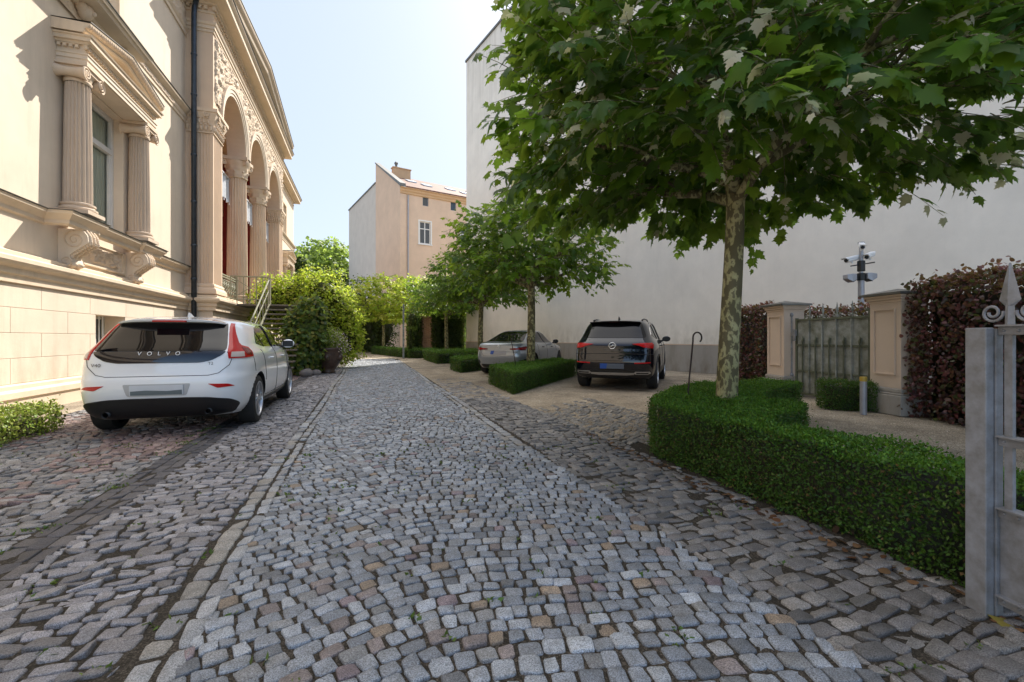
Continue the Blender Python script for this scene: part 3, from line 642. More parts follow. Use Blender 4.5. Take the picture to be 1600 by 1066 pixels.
# relief ornament: a displaced sheet of scrolls and leaves
def relief(name, f, s0, s1, t0, t1, h, parent, mask=None, res=.022, sc=1., m='carve'):
    ns, nt = max(4, int((s1 - s0) / res)), max(4, int((t1 - t0) / res))
    S, T = np.meshgrid(np.linspace(s0, s1, ns), np.linspace(t0, t1, nt), indexing='ij')
    g = np.zeros_like(S); rs = np.random.default_rng(int(abs(s0 * 97 + t0 * 31)) + 3)
    k = int((s1 - s0) * (t1 - t0) / (.0105 * sc * sc)) + 3
    for _ in range(k):
        cs, ct = rs.uniform(s0, s1), rs.uniform(t0, t1); r = rs.uniform(.05, .105) * sc; a = rs.uniform(0, 6.28)
        ds, dt = S - cs, T - ct; d = np.hypot(ds, dt) / r; an = np.arctan2(dt, ds) + a
        g = np.maximum(g, np.clip(1 - d, 0, 1) ** .5 * (.55 + .45 * np.cos(an * rs.integers(3, 7) + d * 4)) * rs.uniform(.6, 1))
    e = np.minimum(np.minimum(S - s0, s1 - S), np.minimum(T - t0, t1 - T)); g *= np.clip(e / .03, 0, 1)
    keep = np.ones_like(S, bool) if mask is None else mask(S, T)
    V = A([f(s, t, q * h) for s, t, q in zip(S.ravel(), T.ravel(), g.ravel())])
    I = np.arange(ns * nt).reshape(ns, nt); q = np.stack([I[:-1, :-1], I[1:, :-1], I[1:, 1:], I[:-1, 1:]], -1)
    kq = keep[:-1, :-1] & keep[1:, :-1] & keep[1:, 1:] & keep[:-1, 1:]
    return mesh(name, V, [q[kq]], m, parent, True)
relief('frieze_ornament', lambda s, t, q: (WV + .052 + q, s, t), 7.5, 15.98, 7.705, 7.815, .03, mn, sc=.6)
# ---------------------------------------------------------------- columns
def column(parent, c, z0, z1, r, zc, nfl, kind, base_h, sq):
    fl = lambda t, z: 1 - .055 * max(0, cos(t * nfl)) ** 2 * 1.0 if False else 1 - .15 * (1 - abs(cos(t * nfl / 2)) ** 1.2) ** .8
    prof = [(r, z0), (r, z0 + .02)] + [(r * (1 - .13 * ((z - z0) / (z1 - z0)) ** 1.6), z) for z in np.linspace(z0 + .04, z1 - .03, 9)] + [(r * .87, z1)]
    co = MB().add(lathe(prof, nfl * 8, (c[0], c[1], 0), rmod=fl)).build('column', 'sandstone' if kind == 'ionic' else 'portico', parent, True)
    rb = r * 1.34; zb = z0 - base_h
    MB().add(lathe([(rb * .92, zb + base_h * .3), (rb, zb + base_h * .38), (rb, zb + base_h * .52), (rb * .86, zb + base_h * .62), (rb * .84, zb + base_h * .72), (rb * .9, zb + base_h * .78), (rb * .9, zb + base_h * .92), (r, zb + base_h)], 32, (c[0], c[1], 0))).add(box(c[0] - sq, c[0] + sq, c[1] - sq, c[1] + sq, zb, zb + base_h * .3)).build('base', 'sandstone' if kind == 'ionic' else 'portico', co, 'auto')
    b = MB()
    if kind == 'ionic':
        rt = r * .9; b.add(lathe([(rt, z1), (rt * 1.08, z1 + .03), (rt * 1.08, z1 + .05), (rt, z1 + .07), (rt * 1.15, z1 + .16), (rt * 1.2, z1 + .2)], 28, (c[0], c[1], 0)))
        w = r * 1.22
        for sy in (-1, 1):
            yv = c[1] + sy * w * .93; zv = z1 + (zc - z1) * .42; R = (zc - z1) * .40
            b.add(lathe([(R * .9, -w * .95), (R * .62, -w * .4), (R * .55, 0), (R * .62, w * .4), (R * .9, w * .95)], 16, (c[0], yv, zv), 'x'))
            for sx in (-1, 1):
                xf = c[0] + sx * w * .96
                b.add(tube(spiral((xf, yv, zv), (0, sy, 0), (0, 0, 1), R * .98, R * .12, 2.1, 34, -pi / 2), R * .14, 5)); b.add(lathe([(.001, sx * .02), (R * .25, 0)], 8, (xf, yv, zv), 'x'))
        b.add(box(c[0] - w * .95, c[0] + w * .95, c[1] - w * .9, c[1] + w * .95, z1 + (zc - z1) * .6, z1 + (zc - z1) * .8)).add(box(c[0] - w * 1.05, c[0] + w * 1.05, c[1] - w * 1.08, c[1] + w * 1.08, z1 + (zc - z1) * .8, zc))
        b.build('capital', 'carve', co, 'auto')
    else:
        H = zc - z1; rt = r * .87
        def lf(t, z):
            k = (z - z1) / H; return 1 + .10 * (abs(cos(t * 4)) ** .6) * (.4 < k < 1) * (k - .3) + .09 * max(0, cos(t * 8 + (pi if k > .4 else 0))) * (1 if k < .75 else .3)
        b.add(lathe([(rt, z1), (rt * 1.1, z1 + .02), (rt * 1.1, z1 + .05), (rt * 1.0, z1 + .07)] + [(rt * (1.02 + .1 * k + .28 * k ** 4 + .06 * abs(sin(k * 3 * pi)) ** .5), z1 + .07 + k * (H * .83 - .07)) for k in np.linspace(0, 1, 15)], 48, (c[0], c[1], 0), rmod=lf))
        s_ = r * 1.28; ab = []
        for i in range(4):
            for q in (-1, -.5, 0, .5, 1):
                o_ = s_ * (1 - .13 * (1 - q * q)); pq = [(q * s_, -o_), (o_, q * s_), (-q * s_, o_), (-o_, -q * s_)][i]; ab.append((c[0] + pq[0], c[1] + pq[1]))
        ab = [p for i, p in enumerate(ab) if i % 5]
        b.add(prism(ab, zc - H * .15, zc))
        for sx in (-1, 1):
            for sy in (-1, 1):
                d = norm(A([sx, sy, 0.])); cc = A([c[0], c[1], 0]) + d * s_ * 1.12 + A([0, 0, zc - H * .27])
                b.add(tube(spiral(cc, d, (0, 0, 1), H * .14, H * .02, 1.8, 22, pi / 2), H * .045, 6)); b.add(tube([cc - d * s_ * .55 - A([0, 0, H * .28]), cc - d * s_ * .2 - A([0, 0, H * .02]), cc + A([0, 0, H * .13])], [H * .03, H * .05, H * .045], 5))
        for t in np.arange(16) * pi / 8:
            for zz, rr, l in ((z1 + H * .30, rt * 1.2, .12), (z1 + H * .56, rt * 1.28, .12)):
                if (t * 8 / pi) % 2 == (0 if zz < z1 + H * .4 else 1): b.add(ellipsoid((c[0] + cos(t) * rr, c[1] + sin(t) * rr, zz), (.045, .045, .05), 7, 5))
        b.build('capital', 'carve', co, 'auto')
    return co
def console(parent, y, z0, z1, x0, p, w):
    k = np.linspace(0, 1, 26); H = z1 - z0
    out = p * (.30 + .62 * np.clip((k - .30) / .35, 0, 1) ** 1.2 + .10 * np.sin(k * pi) - .0 * k) * (1 - .12 * np.clip((k - .85) / .15, 0, 1)) + .05 * np.exp(-((k - .12) / .1) ** 2)
    P = [(x0, z0 + .0)] + [(x0 + o, z0 + q * H) for o, q in zip(out, k)] + [(x0, z1)]
    V, F = prism([(a, b_) for a, b_ in P], y - w, y + w); V = [(a, c_, b_) for a, b_, c_ in V]; o = MB().add((V, F)).build('bracket', 'cream', parent, bevel=.008)
    b = MB()
    for s in (-1, 1):
        ys = y + s * (w + .004)
        b.add(tube(spiral((x0 + p * .55, ys, z1 - H * .28), (1, 0, 0), (0, 0, 1), H * .24, .015, 1.9, 34, pi / 2), .012, 5)); b.add(tube(spiral((x0 + p * .28, ys, z0 + H * .15), (1, 0, 0), (0, 0, 1), H * .13, .01, 1.6, 26, -pi / 2), .010, 5))
    for i in range(16):
        q = .28 + .68 * i / 15; xx = x0 + np.interp(q, k, out)
        for j in (-.6, 0, .6): b.add(ellipsoid((xx, y + j * w, z0 + q * H), (.035, .04, .04), 6, 4))
    for j in (-.5, .5): b.add(ellipsoid((x0 + p * .36, y + j * w, z0 + H * .07), (.1, .07, .05), 8, 5))
    b.build('acanthus_leaf', 'carve', o, True)
def big_window(c, detail=True):
    x = WV; fr = MB(); t = .09; y0, y1, z0, z1 = c - hw, c + hw, 3.42, 6.0; xf0, xf1 = x - .27, x - .18
    for a, b_, c_, d_ in ((y0, y0 + t, z0, z1), (y1 - t, y1, z0, z1), (y0 + t, y1 - t, z0, z0 + .12), (y0 + t, y1 - t, z1 - t, z1)): fr.add(box(xf0, xf1, a, b_, c_, d_))
    zt = 5.22; fr.add(box(xf0 - .01, xf1 + .02, y0 + t, y1 - t, zt - .05, zt + .06)); fr.add(box(xf0 + .002, xf1 + .012, c - .06, c + .06, z0 + .12, zt - .05)).add(box(xf0 + .002, xf1 + .006, c - .04, c + .04, zt + .06, z1 - t))
    for s in (-1, 1):
        a, b_ = sorted((c + s * .06, c + s * (hw - t))); 
        for q in ((a, a + .05, z0 + .12, zt - .05), (b_ - .05, b_, z0 + .12, zt - .05)): fr.add(box(xf0 + .004, xf1 - .01, *q))
    f = fr.build('window', 'winwhite', mn, bevel=.006)
    MB().add(([(x - .24, y0 + .02, z0 + .05), (x - .24, y1 - .02, z0 + .05), (x - .24, y1 - .02, z1 - .02), (x - .24, y0 + .02, z1 - .02)], [[0, 1, 2, 3]])).build('pane', M['viewglass'], f)
    n = 64; V = []; 
    for s in (-1, 1):
        ys = np.linspace(c + s * hw * .99, c + s * .0, 40)
        for i, yy in enumerate(ys): V += [(x - .29 + .016 * sin(i * 1.25), yy, z0), (x - .29 + .014 * sin(i * 1.25 + .4), yy, z1)]
    F = [[2 * i, 2 * i + 2, 2 * i + 3, 2 * i + 1] for i in list(range(39)) + list(range(40, 79))]
    MB().add((V, F)).build('curtain', 'curtain', f, True)
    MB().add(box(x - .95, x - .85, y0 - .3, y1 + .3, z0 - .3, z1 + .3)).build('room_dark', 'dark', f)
    for s in (-1, 1):
        column(mn, (x + .20, c + s * 1.17), 3.58, 5.72, .205, 6.03, 20, 'ionic', .22, .28)
        console(mn, c + s * 1.17, 2.42, 3.09, x, .44, .19)
    ysill = c
    # entablature + pediment
    half = 1.37; P0 = [(x, c - half), (x + .42, c - half), (x + .42, c + half), (x, c + half)]
    e = MB().add(prism([(x - .01, c - half), (x + .40, c - half), (x + .40, c + half), (x - .01, c + half)], 6.035, 6.35))
    e.add(sweep([(0, 6.03), (.015, 6.031), (.015, 6.10), (.03, 6.105), (.03, 6.17), (.045, 6.18), (.045, 6.20), (.0, 6.205)], P0))
    pe = e.build('pediment', 'cream', mn)
    d = MB()
    y = c - half + .03
    d.add(prism_x(comb(c - half - .05, c + half + .05, .085, .05, 6.285, 6.33, 6.345), x + .40, x + .455))
    for s in (-1, 1):
        a, b_ = sorted((c + s * half, c + s * (half + .05))); V, F = prism_x(comb(x + .02, x + .40, .085, .05, 6.285, 6.33, 6.345), a, b_); d.build('dentil', 'cream2', pe) if s == 1 else None; d = MB(); d.add(([(v[1], v[0], v[2]) for v in V], F))
        if s == -1: d.build('dentil', 'cream2', pe); d = MB(); d.add(prism_x(comb(c - half - .05, c + half + .05, .085, .05, 6.285, 6.33, 6.345), x + .40, x + .455))
    d.build('dentil', 'cream2', pe)
    CO = [(0, 6.35), (.05, 6.352), (.07, 6.385), (.11, 6.39), (.11, 6.46), (.13, 6.465), (.14, 6.49), (0, 6.50)]
    MB().add(sweep(CO, P0)).build('cornice', 'cream2', pe)
    ap = 6.96; ye = half + .17; ys = [c - ye, c, c + ye]; zs = [6.505, ap - .16, 6.505]
    V = []; F = []
    pr = [(-.02, 0.), (.44, 0.), (.47, .03), (.47, .07), (.50, .09), (.55, .14), (.56, .17), (-.02, .19)]
    for yy, zz in zip(ys, zs):
        for o, q in pr: V.append((x + o, yy, zz + q))
    n = len(pr); F = [[i * n + j, (i + 1) * n + j, (i + 1) * n + (j + 1) % n, i * n + (j + 1) % n] for i in (0, 1) for j in range(n)] + [list(range(n)), list(range(2 * n, 3 * n))[::-1]]
    MB().add((V, F)).build('raking_cornice', 'cream2', pe)
    V = [(x + .41 + k, yy, zz + .192 + h) for h in (0, .012) for k in (.155,) for yy, zz in zip(ys, zs)] + [(x - .02, yy, zz + .192 + h) for h in (0, .012) for yy, zz in zip(ys, zs)]
    MB().add((V, [[0, 1, 7, 6], [1, 2, 8, 7], [3, 4, 10, 9], [4, 5, 11, 10], [0, 1, 4, 3], [1, 2, 5, 4]])).build('lead_flashing', 'zinc', pe)
    for s in (0, 1):
        L_ = np.hypot(ys[s + 1] - ys[s], zs[s + 1] - zs[s]); MB().add(bumpstrip(lambda q, t_, o_: (x + .50 + .045 * t_ / .1 + o_, ys[s] + (ys[s + 1] - ys[s]) * q / L_, zs[s] + (zs[s + 1] - zs[s]) * q / L_ + .075 + t_), L_, .085, .075, .035)).build('egg_moulding', 'carve', pe, True)
    MB().add(([(x + .25, c - ye + .3, 6.51), (x + .25, c + ye - .3, 6.51), (x + .25, c, ap - .2)], [[0, 1, 2]])).build('tympanum', 'cream', pe)
    MB().add(([(x + .02, c - 1.0, 2.55), (x + .02, c + 1.0, 2.55), (x + .02, c + 1.0, 3.04), (x + .02, c - 1.0, 3.04)], [[0, 1, 2, 3]])).build('apron_panel', 'cream', mn)
    relief('relief_panel', lambda s, tt, q: (x + .025 + q, s, tt), c - .72, c + .72, 2.64, 2.96, .09, mn, lambda S, T: np.hypot((S - c) / .74, (T - 2.8) / .19) < 1.05)
    frm = MB()
    for a, b_, c_, d_ in ((c - .92, c - .80, 2.56, 3.03), (c + .80, c + .92, 2.56, 3.03), (c - .80, c + .80, 2.56, 2.60), (c - .80, c + .80, 3.0, 3.03)): frm.add(box(x + .0, x + .05, a, b_, c_, d_))
    frm.build('panel_frame', 'cream2', mn, bevel=.01)
kg = NT('clear_window_glass'); gl = kg.n('ShaderNodeBsdfGlossy', Roughness=.02); tb = kg.n('ShaderNodeBsdfTransparent', Color=(.86, .9, .88, 1)); fz = kg.n('ShaderNodeFresnel', IOR=1.22); mx = kg.n('ShaderNodeMixShader')
kg.l(fz, 0, mx, 0); kg.l(tb, 0, mx, 1); kg.l(gl, 0, mx, 2); kg.l(mx, 0, kg.out, 'Surface'); M['viewglass'] = kg.m
big_window(WC); big_window(WR); 
# upper window with hood cornice
def upper_window(c):
    x = WV; f = MB(); y0, y1, z0, z1 = c - .62, c + .62, 8.15, 10.0
    for a, b_, c_, d_ in ((y0, y0 + .08, z0, z1), (y1 - .08, y1, z0, z1), (y0 + .08, y1 - .08, z0, z0 + .1), (y0 + .08, y1 - .08, z1 - .08, z1), (c - .05, c + .05, z0 + .1, z1 - .08)): f.add(box(x - .34, x - .26, a, b_, c_, d_))
    w = f.build('window', 'winwhite', mn); MB().add(box(x - .33, x - .31, y0 + .02, y1 - .02, z0 + .02, z1 - .02)).build('pane', 'pane', w)
    s = MB()
    for a, b_, c_, d_ in ((y0 - .2, y0 - .002, z0 - .0, z1 + .2), (y1 + .002, y1 + .2, z0, z1 + .2), (y0 - .001, y1 + .001, z1 + .002, z1 + .2)): s.add(box(x - .01, x + .06, a, b_, c_, d_))
    s.build('surround', 'cream2', w)
upper_window(WC); upper_window(WR)
# balcony cornice slab over the near pediment (carried on carved heads)
CB = [(0, 7.30), (.05, 7.31), (.08, 7.36), (.36, 7.40), (.38, 7.46), (.42, 7.47), (.44, 7.53), (0, 7.56)]
o = MB().add(sweep(CB, [(WV, WC - 1.9), (WV + .06, WC - 1.9), (WV + .06, WC + .62), (WV, WC + .62)])).build('hood_cornice', 'cream2', mn)
MB().add(sweep([(0, 7.562), (.455, 7.535), (.46, 7.552), (0, 7.585)], [(WV, WC - 1.9), (WV + .06, WC - 1.9), (WV + .06, WC + .62), (WV, WC + .62)])).build('lead_flashing', 'zinc', o)
for yy in (WC - .85, WC + .45):
    b = MB().add(ellipsoid((WV + .16, yy, 7.26), (.13, .12, .15), 12, 8)).add(ellipsoid((WV + .28, yy, 7.24), (.05, .04, .05), 8, 6)).add(ellipsoid((WV + .14, yy - .09, 7.3), (.1, .07, .1), 8, 6)).add(ellipsoid((WV + .14, yy + .09, 7.3), (.1, .07, .1), 8, 6)); b.build('carved_boss', 'carve', o, True)
relief('hood_ornament', lambda s, t, q: (WV + .05 + q, s, t), WC - 1.7, WC + .6, 7.08, 7.29, .05, mn, sc=.8)
# cellar window
a, c_, z0, z1 = cel[0]; x = WV - .32
f = MB()
for q in ((a, a + .07, z0, z1), (c_ - .07, c_, z0, z1), (a + .07, c_ - .07, z0, z0 + .06), (a + .07, c_ - .07, z1 - .06, z1), (a + .42, a + .50, z0 + .06, z1 - .06)): f.add(box(x - .06, x, *q))
cw = f.build('cellar_window', 'curtain', mn, bevel=.005); MB().add(box(x - .05, x - .03, a + .01, c_ - .01, z0 + .01, z1 - .01)).build('pane', 'pane', cw)
b = MB()
for yy in (a + .2, a + .3, a + .62, a + .76, a + .9): b.add(tube([(x + .08, yy, z0), (x + .08, yy, z1)], .012, 6))
b.build('window_bar', 'camwhite', cw)
# ---------------------------------------------------------------- loggia
AC = [18.42, 22.05, 25.68]; AR = 1.47; ZS = 8.13; ZT = 10.66; TH = .62
V = []; F = []
def q4(*p):
    k = len(V); V.extend(p); F.append([k, k + 1, k + 2, k + 3])
edges = [U0] + sum([[c - AR, c + AR] for c in AC], []) + [U1]
for xx, in ((PV,), (PV - TH,)):
    for i in range(0, 8, 2): q4((xx, edges[i], ZS), (xx, edges[i + 1], ZS), (xx, edges[i + 1], ZT), (xx, edges[i], ZT))
    for c in AC:
        t = np.linspace(pi, 0, 29)
        for i in range(28):
            p, r = (c + AR * cos(t[i]), ZS + AR * sin(t[i])), (c + AR * cos(t[i + 1]), ZS + AR * sin(t[i + 1]))
            q4((xx, *p), (xx, *r), (xx, r[0], ZT), (xx, p[0], ZT))
for c in AC:
    t = np.linspace(pi, 0, 29)
    for i in range(28):
        p, r = (c + AR * cos(t[i]), ZS + AR * sin(t[i])), (c + AR * cos(t[i + 1]), ZS + AR * sin(t[i + 1])); q4((PV, *p), (PV, *r), (PV - TH, *r), (PV - TH, *p))
for i in range(0, 8, 2): q4((PV, edges[i], ZS), (PV, edges[i + 1], ZS), (PV - TH, edges[i + 1], ZS), (PV - TH, edges[i], ZS))
q4((PV, U0, ZS), (WV, U0, ZS), (WV, U0, 12), (PV, U0, 12)); q4((PV, U1, ZS), (WV, U1, ZS), (WV, U1, 12), (PV, U1, 12)); q4((PV, U0, ZT), (PV, U1, ZT), (PV, U1, 12.0), (PV, U0, 12.0))
mesh('arcade_wall', V, F, 'portico', mn)
for c in AC:
    V = []; F = []; pr = [(AR + .003, .0), (AR + .003, .035), (AR + .10, .035), (AR + .10, .06), (AR + .20, .06), (AR + .21, .085), (AR + .30, .10), (AR + .33, .10), (AR + .33, 0.)]
    ts = np.linspace(pi, 0, 37)
    for t in ts:
        for r, p in pr:
            rr = r if abs(cos(t)) * r < 1.81 else 1.81 / max(abs(cos(t)), 1e-6)
            V.append((PV + p + .001, c + rr * cos(t), ZS + rr * sin(t)))
    n = len(pr); F = [[i * n + j, (i + 1) * n + j, (i + 1) * n + j + 1, i * n + j + 1] for i in range(36) for j in range(n - 1)]
    mesh('archivolt', V, F, 'cream', mn)
msk = lambda S, T: np.all([np.hypot(S - c, T - ZS) > AR + .36 for c in AC], axis=0) & (T > ZS + .3)
relief('spandrel_ornament', lambda s, t, q: (PV + .012 + q, s, t), U0 + .15, U1 - .15, ZS, 10.42, .10, mn, msk, .035, 1.15)
PP = [(WV, U0), (PV, U0), (PV, U1), (WV, U1)]
MB().add(sweep([(-.01, 10.44), (.03, 10.46), (.03, 10.54), (.06, 10.55), (.06, 10.64), (.09, 10.67), (.11, 10.73), (-.01, 10.75)], PP)).build('architrave', 'cream2', mn)
MB().add(sweep([(-.01, 10.2), (.04, 10.21), (.04, 10.32), (.07, 10.36), (.09, 10.4), (-.01, 10.42)], [(WV, -1), (WV, U0 - .01)])).build('architrave', 'cream2', mn)
relief('frieze_ornament', lambda s, t, q: (WV + .01 + q, s, t), 12., 15.95, 10.48, 11.0, .07, mn, sc=1.2, res=.03)
FULL = PATH
MB().add(prism_x(comb(U0 - .08, U1 + .06, .155, .09, 11.12, 11.21, 11.235), PV - .005, PV + .085)).build('dentil', 'cream2', mn)
V, F = prism_x(comb(WV + .03, PV, .155, .09, 11.12, 11.21, 11.235), U0 - .085, U0 + .005); MB().add(([(v[1], v[0], v[2]) for v in V], F)).build('dentil', 'cream2', mn)
MB().add(prism_x(comb(7, U0 - .2, .155, .09, 11.12, 11.21, 11.235), WV - .005, WV + .085)).build('dentil', 'cream2', mn)
MB().add(sweep([(-.01, 11.02), (.03, 11.03), (.03, 11.10), (-.01, 11.105)], FULL)).add(sweep([(-.01, 11.24), (.10, 11.25), (.12, 11.30), (.40, 11.32), (.40, 11.345), (.42, 11.35), (.42, 11.50), (.45, 11.52), (.50, 11.60), (.50, 11.64), (-.01, 11.70)], FULL)).build('cornice', 'cream2', mn)
MB().add(sweep([(-.01, 11.703), (.515, 11.645), (.53, 11.665), (-.01, 11.74)], FULL)).build('gutter', 'zinc', mn)
MB().add(sweep([(-.01, 11.70), (.2, 11.71), (.2, 12.0), (.28, 12.1), (-.01, 12.1)], [(WV, -1), (WV, U0 - .3)])).build('parapet', 'cream', mn)
# gable pediment of the loggia
uc = (U0 + U1) / 2; ys = [U0 - .45, uc, U1 + .45]; zs = [11.745, 12.62, 11.745]
pr = [(-.1, 0.), (.38, 0.), (.40, .05), (.40, .16), (.44, .18), (.50, .27), (.51, .32), (-.1, .34)]
V = [(PV + o_, yy, zz + q) for yy, zz in zip(ys, zs) for o_, q in pr]; n = len(pr)
gp_ = MB().add((V, [[i * n + j, (i + 1) * n + j, (i + 1) * n + (j + 1) % n, i * n + (j + 1) % n] for i in (0, 1) for j in range(n)] + [list(range(n)), list(range(2 * n, 3 * n))[::-1]])).build('raking_cornice', 'cream2', mn)
V = [(PV + o_, yy, zz + .343 + h) for h in (0, .03) for o_ in (.53, -2.5) for yy, zz in zip(ys, zs)]
MB().add((V, [[0, 1, 4, 3], [1, 2, 5, 4], [6, 7, 10, 9], [7, 8, 11, 10], [0, 1, 7, 6], [1, 2, 8, 7], [0, 3, 9, 6]])).build('gable_flashing', 'zinc', gp_)
MB().add(([(PV, ys[0] + .4, 11.75), (PV, ys[2] - .4, 11.75), (PV, uc, 12.65)], [[0, 1, 2]])).build('tympanum', 'cream', gp_)
for s in (0, 1):
    L_ = np.hypot(ys[s + 1] - ys[s], zs[s + 1] - zs[s]); MB().add(bumpstrip(lambda q, t_, o_: (PV + .42 + .06 * t_ / .1 + o_, ys[s] + (ys[s + 1] - ys[s]) * q / L_, zs[s] + (zs[s + 1] - zs[s]) * q / L_ + .17 + t_), L_, .1, .11, .045)).build('egg_moulding', 'carve', gp_, True)
# pilasters
def fluted(x0, x1, y0, y1, nx, ny, d=.028):
    P = []
    def side(a, b_, n_):
        a, b_ = A(a), A(b_); e = b_ - a; L = np.linalg.norm(e); e = e / L; nn = A([-e[1], e[0]]); m_ = .07; w = (L - 2 * m_) / n_
        P.append(tuple(a))
        for i in range(n_):
            s_ = m_ + i * w
            for k, q in ((.14, 0), (.26, .75), (.5, 1), (.74, .75), (.86, 0)): P.append(tuple(a + e * (s_ + k * w) + nn * d * q))
    side((x0, y0), (x1, y0), nx); side((x1, y0), (x1, y1), ny); P.append((x1, y1)); P.append((x0, y1)); return P
for y0, y1 in ((U0, U0 + .92), (U1 - .92, U1)):
    x0 = WV if y0 == U0 else PV - TH
    pl = MB().add(prism(fluted(x0 - .0, PV, y0, y1, 7 if y0 == U0 else 6, 8), 2.82, 7.38)).build('pilaster', 'portico', mn)
    pth = [(x0, y0), (PV, y0), (PV, y1), (x0, y1)]
    MB().add(sweep([(.0, 2.82), (.03, 2.80), (.05, 2.75), (.04, 2.70), (.09, 2.66), (.11, 2.60), (.11, 2.56), (.12, 2.55), (.12, 2.502), (0, 2.502)], pth)).build('base', 'portico', pl)
    cpb = MB().add(sweep([(.0, 7.38), (.03, 7.39), (.03, 7.42), (.0, 7.43), (.02, 7.6), (.04, 7.75), (.11, 7.93), (.12, 7.98), (.15, 8.0), (.15, 8.10), (0, 8.125)], pth)).add(prism([(x0, y0), (PV, y0), (PV, y1), (x0, y1)], 7.385, 8.128))
    for (a, b_, e, nn) in (((x0, y0), (PV, y0), 6, (0, -1)), ((PV, y0), (PV, y1), 7, (1, 0))):
        a, b_ = A(a), A(b_)
        for row in (0, 1):
            for i in range(e):
                p = a + (b_ - a) * ((i + (.5 if row == 0 else 1.)) / e)
                if row and i == e - 1: continue
                cpb.add(ellipsoid((p[0] + nn[0] * .03, p[1] + nn[1] * .03, 7.54 + row * .2), (.05, .05, .095), 8, 6)); cpb.add(ellipsoid((p[0] + nn[0] * .075, p[1] + nn[1] * .075, 7.62 + row * .2), (.04, .04, .03), 6, 4))
        for k in (.2, .8):
            p = a + (b_ - a) * k; cpb.add(tube(spiral((p[0] + nn[0] * .12, p[1] + nn[1] * .12, 7.92), (abs(nn[1]), abs(nn[0]), 0), (0, 0, 1), .085, .015, 1.7, 20, pi / 2 * (1 if k < .5 else 1)), .022, 5))
    cpb.build('capital', 'carve', pl, 'auto')
for c in (20.235, 23.865): column(mn, (PV - .36, c), 2.83, 7.35, .36, 8.125, 20, 'corinthian', .325, .45)
# loggia box behind the arcade
XB = -7.3
b = MB().add(box(XB - .2, XB, U0 + .2, U1 - .2, 2.5, 10.5)); b.build('loggia_wall', 'red', mn)
for a_ in (U0 + .25, U1 - .5): MB().add(box(XB, PV - TH - .02, a_, a_ + .25, 2.51, 10.5)).build('loggia_side_wall', 'red', mn)
MB().add(box(XB - .2, PV - TH - .001, U0 + .2, U1 - .2, 10.502, 10.6)).build('loggia_ceiling', 'peachc', mn)
MB().add(box(XB, XB + .1, U0 + .5, U1 - .5, 7.6, 10.5)).build('upper_panel', 'peachc', mn)
MB().add(box(XB, XB + .07, U0 + .5, U1 - .5, 5.3, 5.75)).build('dado_band', 'peachc', mn)
MB().add(box(XB, PV - .05, U0 + .02, U1 - .02, 2.3, 2.499)).add(box(WV - .01, PV - .01, U0 + .01, U1 - .01, 0, 2.3)).build('loggia_floor', 'cream', mn)
for c in AC[:2]:
    d = MB().add(box(XB + .0, XB + .06, c - .8, c + .8, 2.5, 4.9)).build('loggia_door', 'winwhite', mn); MB().add(box(XB + .06, XB + .07, c - .62, c - .04, 2.9, 4.75)).add(box(XB + .06, XB + .07, c + .04, c + .62, 2.9, 4.75)).build('door_glass', 'pane', d)
# roller blinds with tassels hung in the arches
for c in AC:
    V = []; F = []; k = 24
    for i in range(k + 1):
        y = c - 1.32 + 2.64 * i / k; sag = .10 * abs(sin(i / k * pi * 4)); V += [(PV - .52 + .03 * sin(i * 1.7), y, 7.15), (PV - .50 + .03 * sin(i * 1.7 + .5), y, 6.35 - sag)]
    F = [[2 * i, 2 * i + 2, 2 * i + 3, 2 * i + 1] for i in range(k)]
    bl_ = MB().add((V, F)).add(tube([(PV - .52, c - 1.32, 7.18), (PV - .52, c + 1.32, 7.18)], .05, 8)).build('blind', 'plate', mn, True)
    q = MB()
    for i in range(9): q.add(tube([(PV - .51, c - 1.3 + i * .325, 6.36), (PV - .51, c - 1.3 + i * .325, 6.22)], [.012, .03], 6))
    q.build('tassel', 'camwhite', bl_); MB().add(tube([(PV - .5, c - .5, 6.4), (PV - .5, c - .52, 3.0)], .012, 5)).build('pull_cord', 'camwhite', bl_)
# iron balustrades
for y0, y1 in ((U0 + .95, 19.82),):
    b = MB(); x = PV - .3
    for z in (2.62, 3.28, 3.36): b.add(box(x - .025, x + .025, y0, y1, z, z + .04))
    yy = y0 + .12
    while yy < y1 - .1:
        b.add(tube(spiral((x, yy + .12, 2.98), (0, 1, 0), (0, 0, 1), .15, .03, 1.6, 22), .018, 5)).add(tube(spiral((x, yy + .12, 3.12), (0, -1, 0), (0, 0, 1), .11, .02, 1.4, 18), .016, 5)).add(tube([(x, yy, 2.65), (x, yy + .03, 2.95), (x, yy + .26, 3.28)], .014, 5)); b.add(ellipsoid((x, yy + .2, 2.8), (.02, .06, .06), 6, 4)); yy += .27
    b.add(box(x - .04, x + .04, y1 - .1, y1, 2.5, 3.42)).add(ellipsoid((x, y1 - .05, 3.46), (.06, .06, .07), 8, 6)); b.build('balustrade', 'rail', mn)
# downpipe
b = MB().add(tube([(WV + .32, 15.86, 11.3), (WV + .28, 15.84, 11.05), (WV + .27, 15.83, 10.8), (WV + .27, 15.83, .1)], .07, 12))
for z in (9.6, 8.4, 6.6, 5.2, 3.9, 2.9, 1.4): b.add(lathe([(.075, z), (.084, z + .01), (.084, z + .05), (.075, z + .06)], 12, (WV + .27, 15.83, 0)))
b.build('downpipe', 'pipe', mn, True)
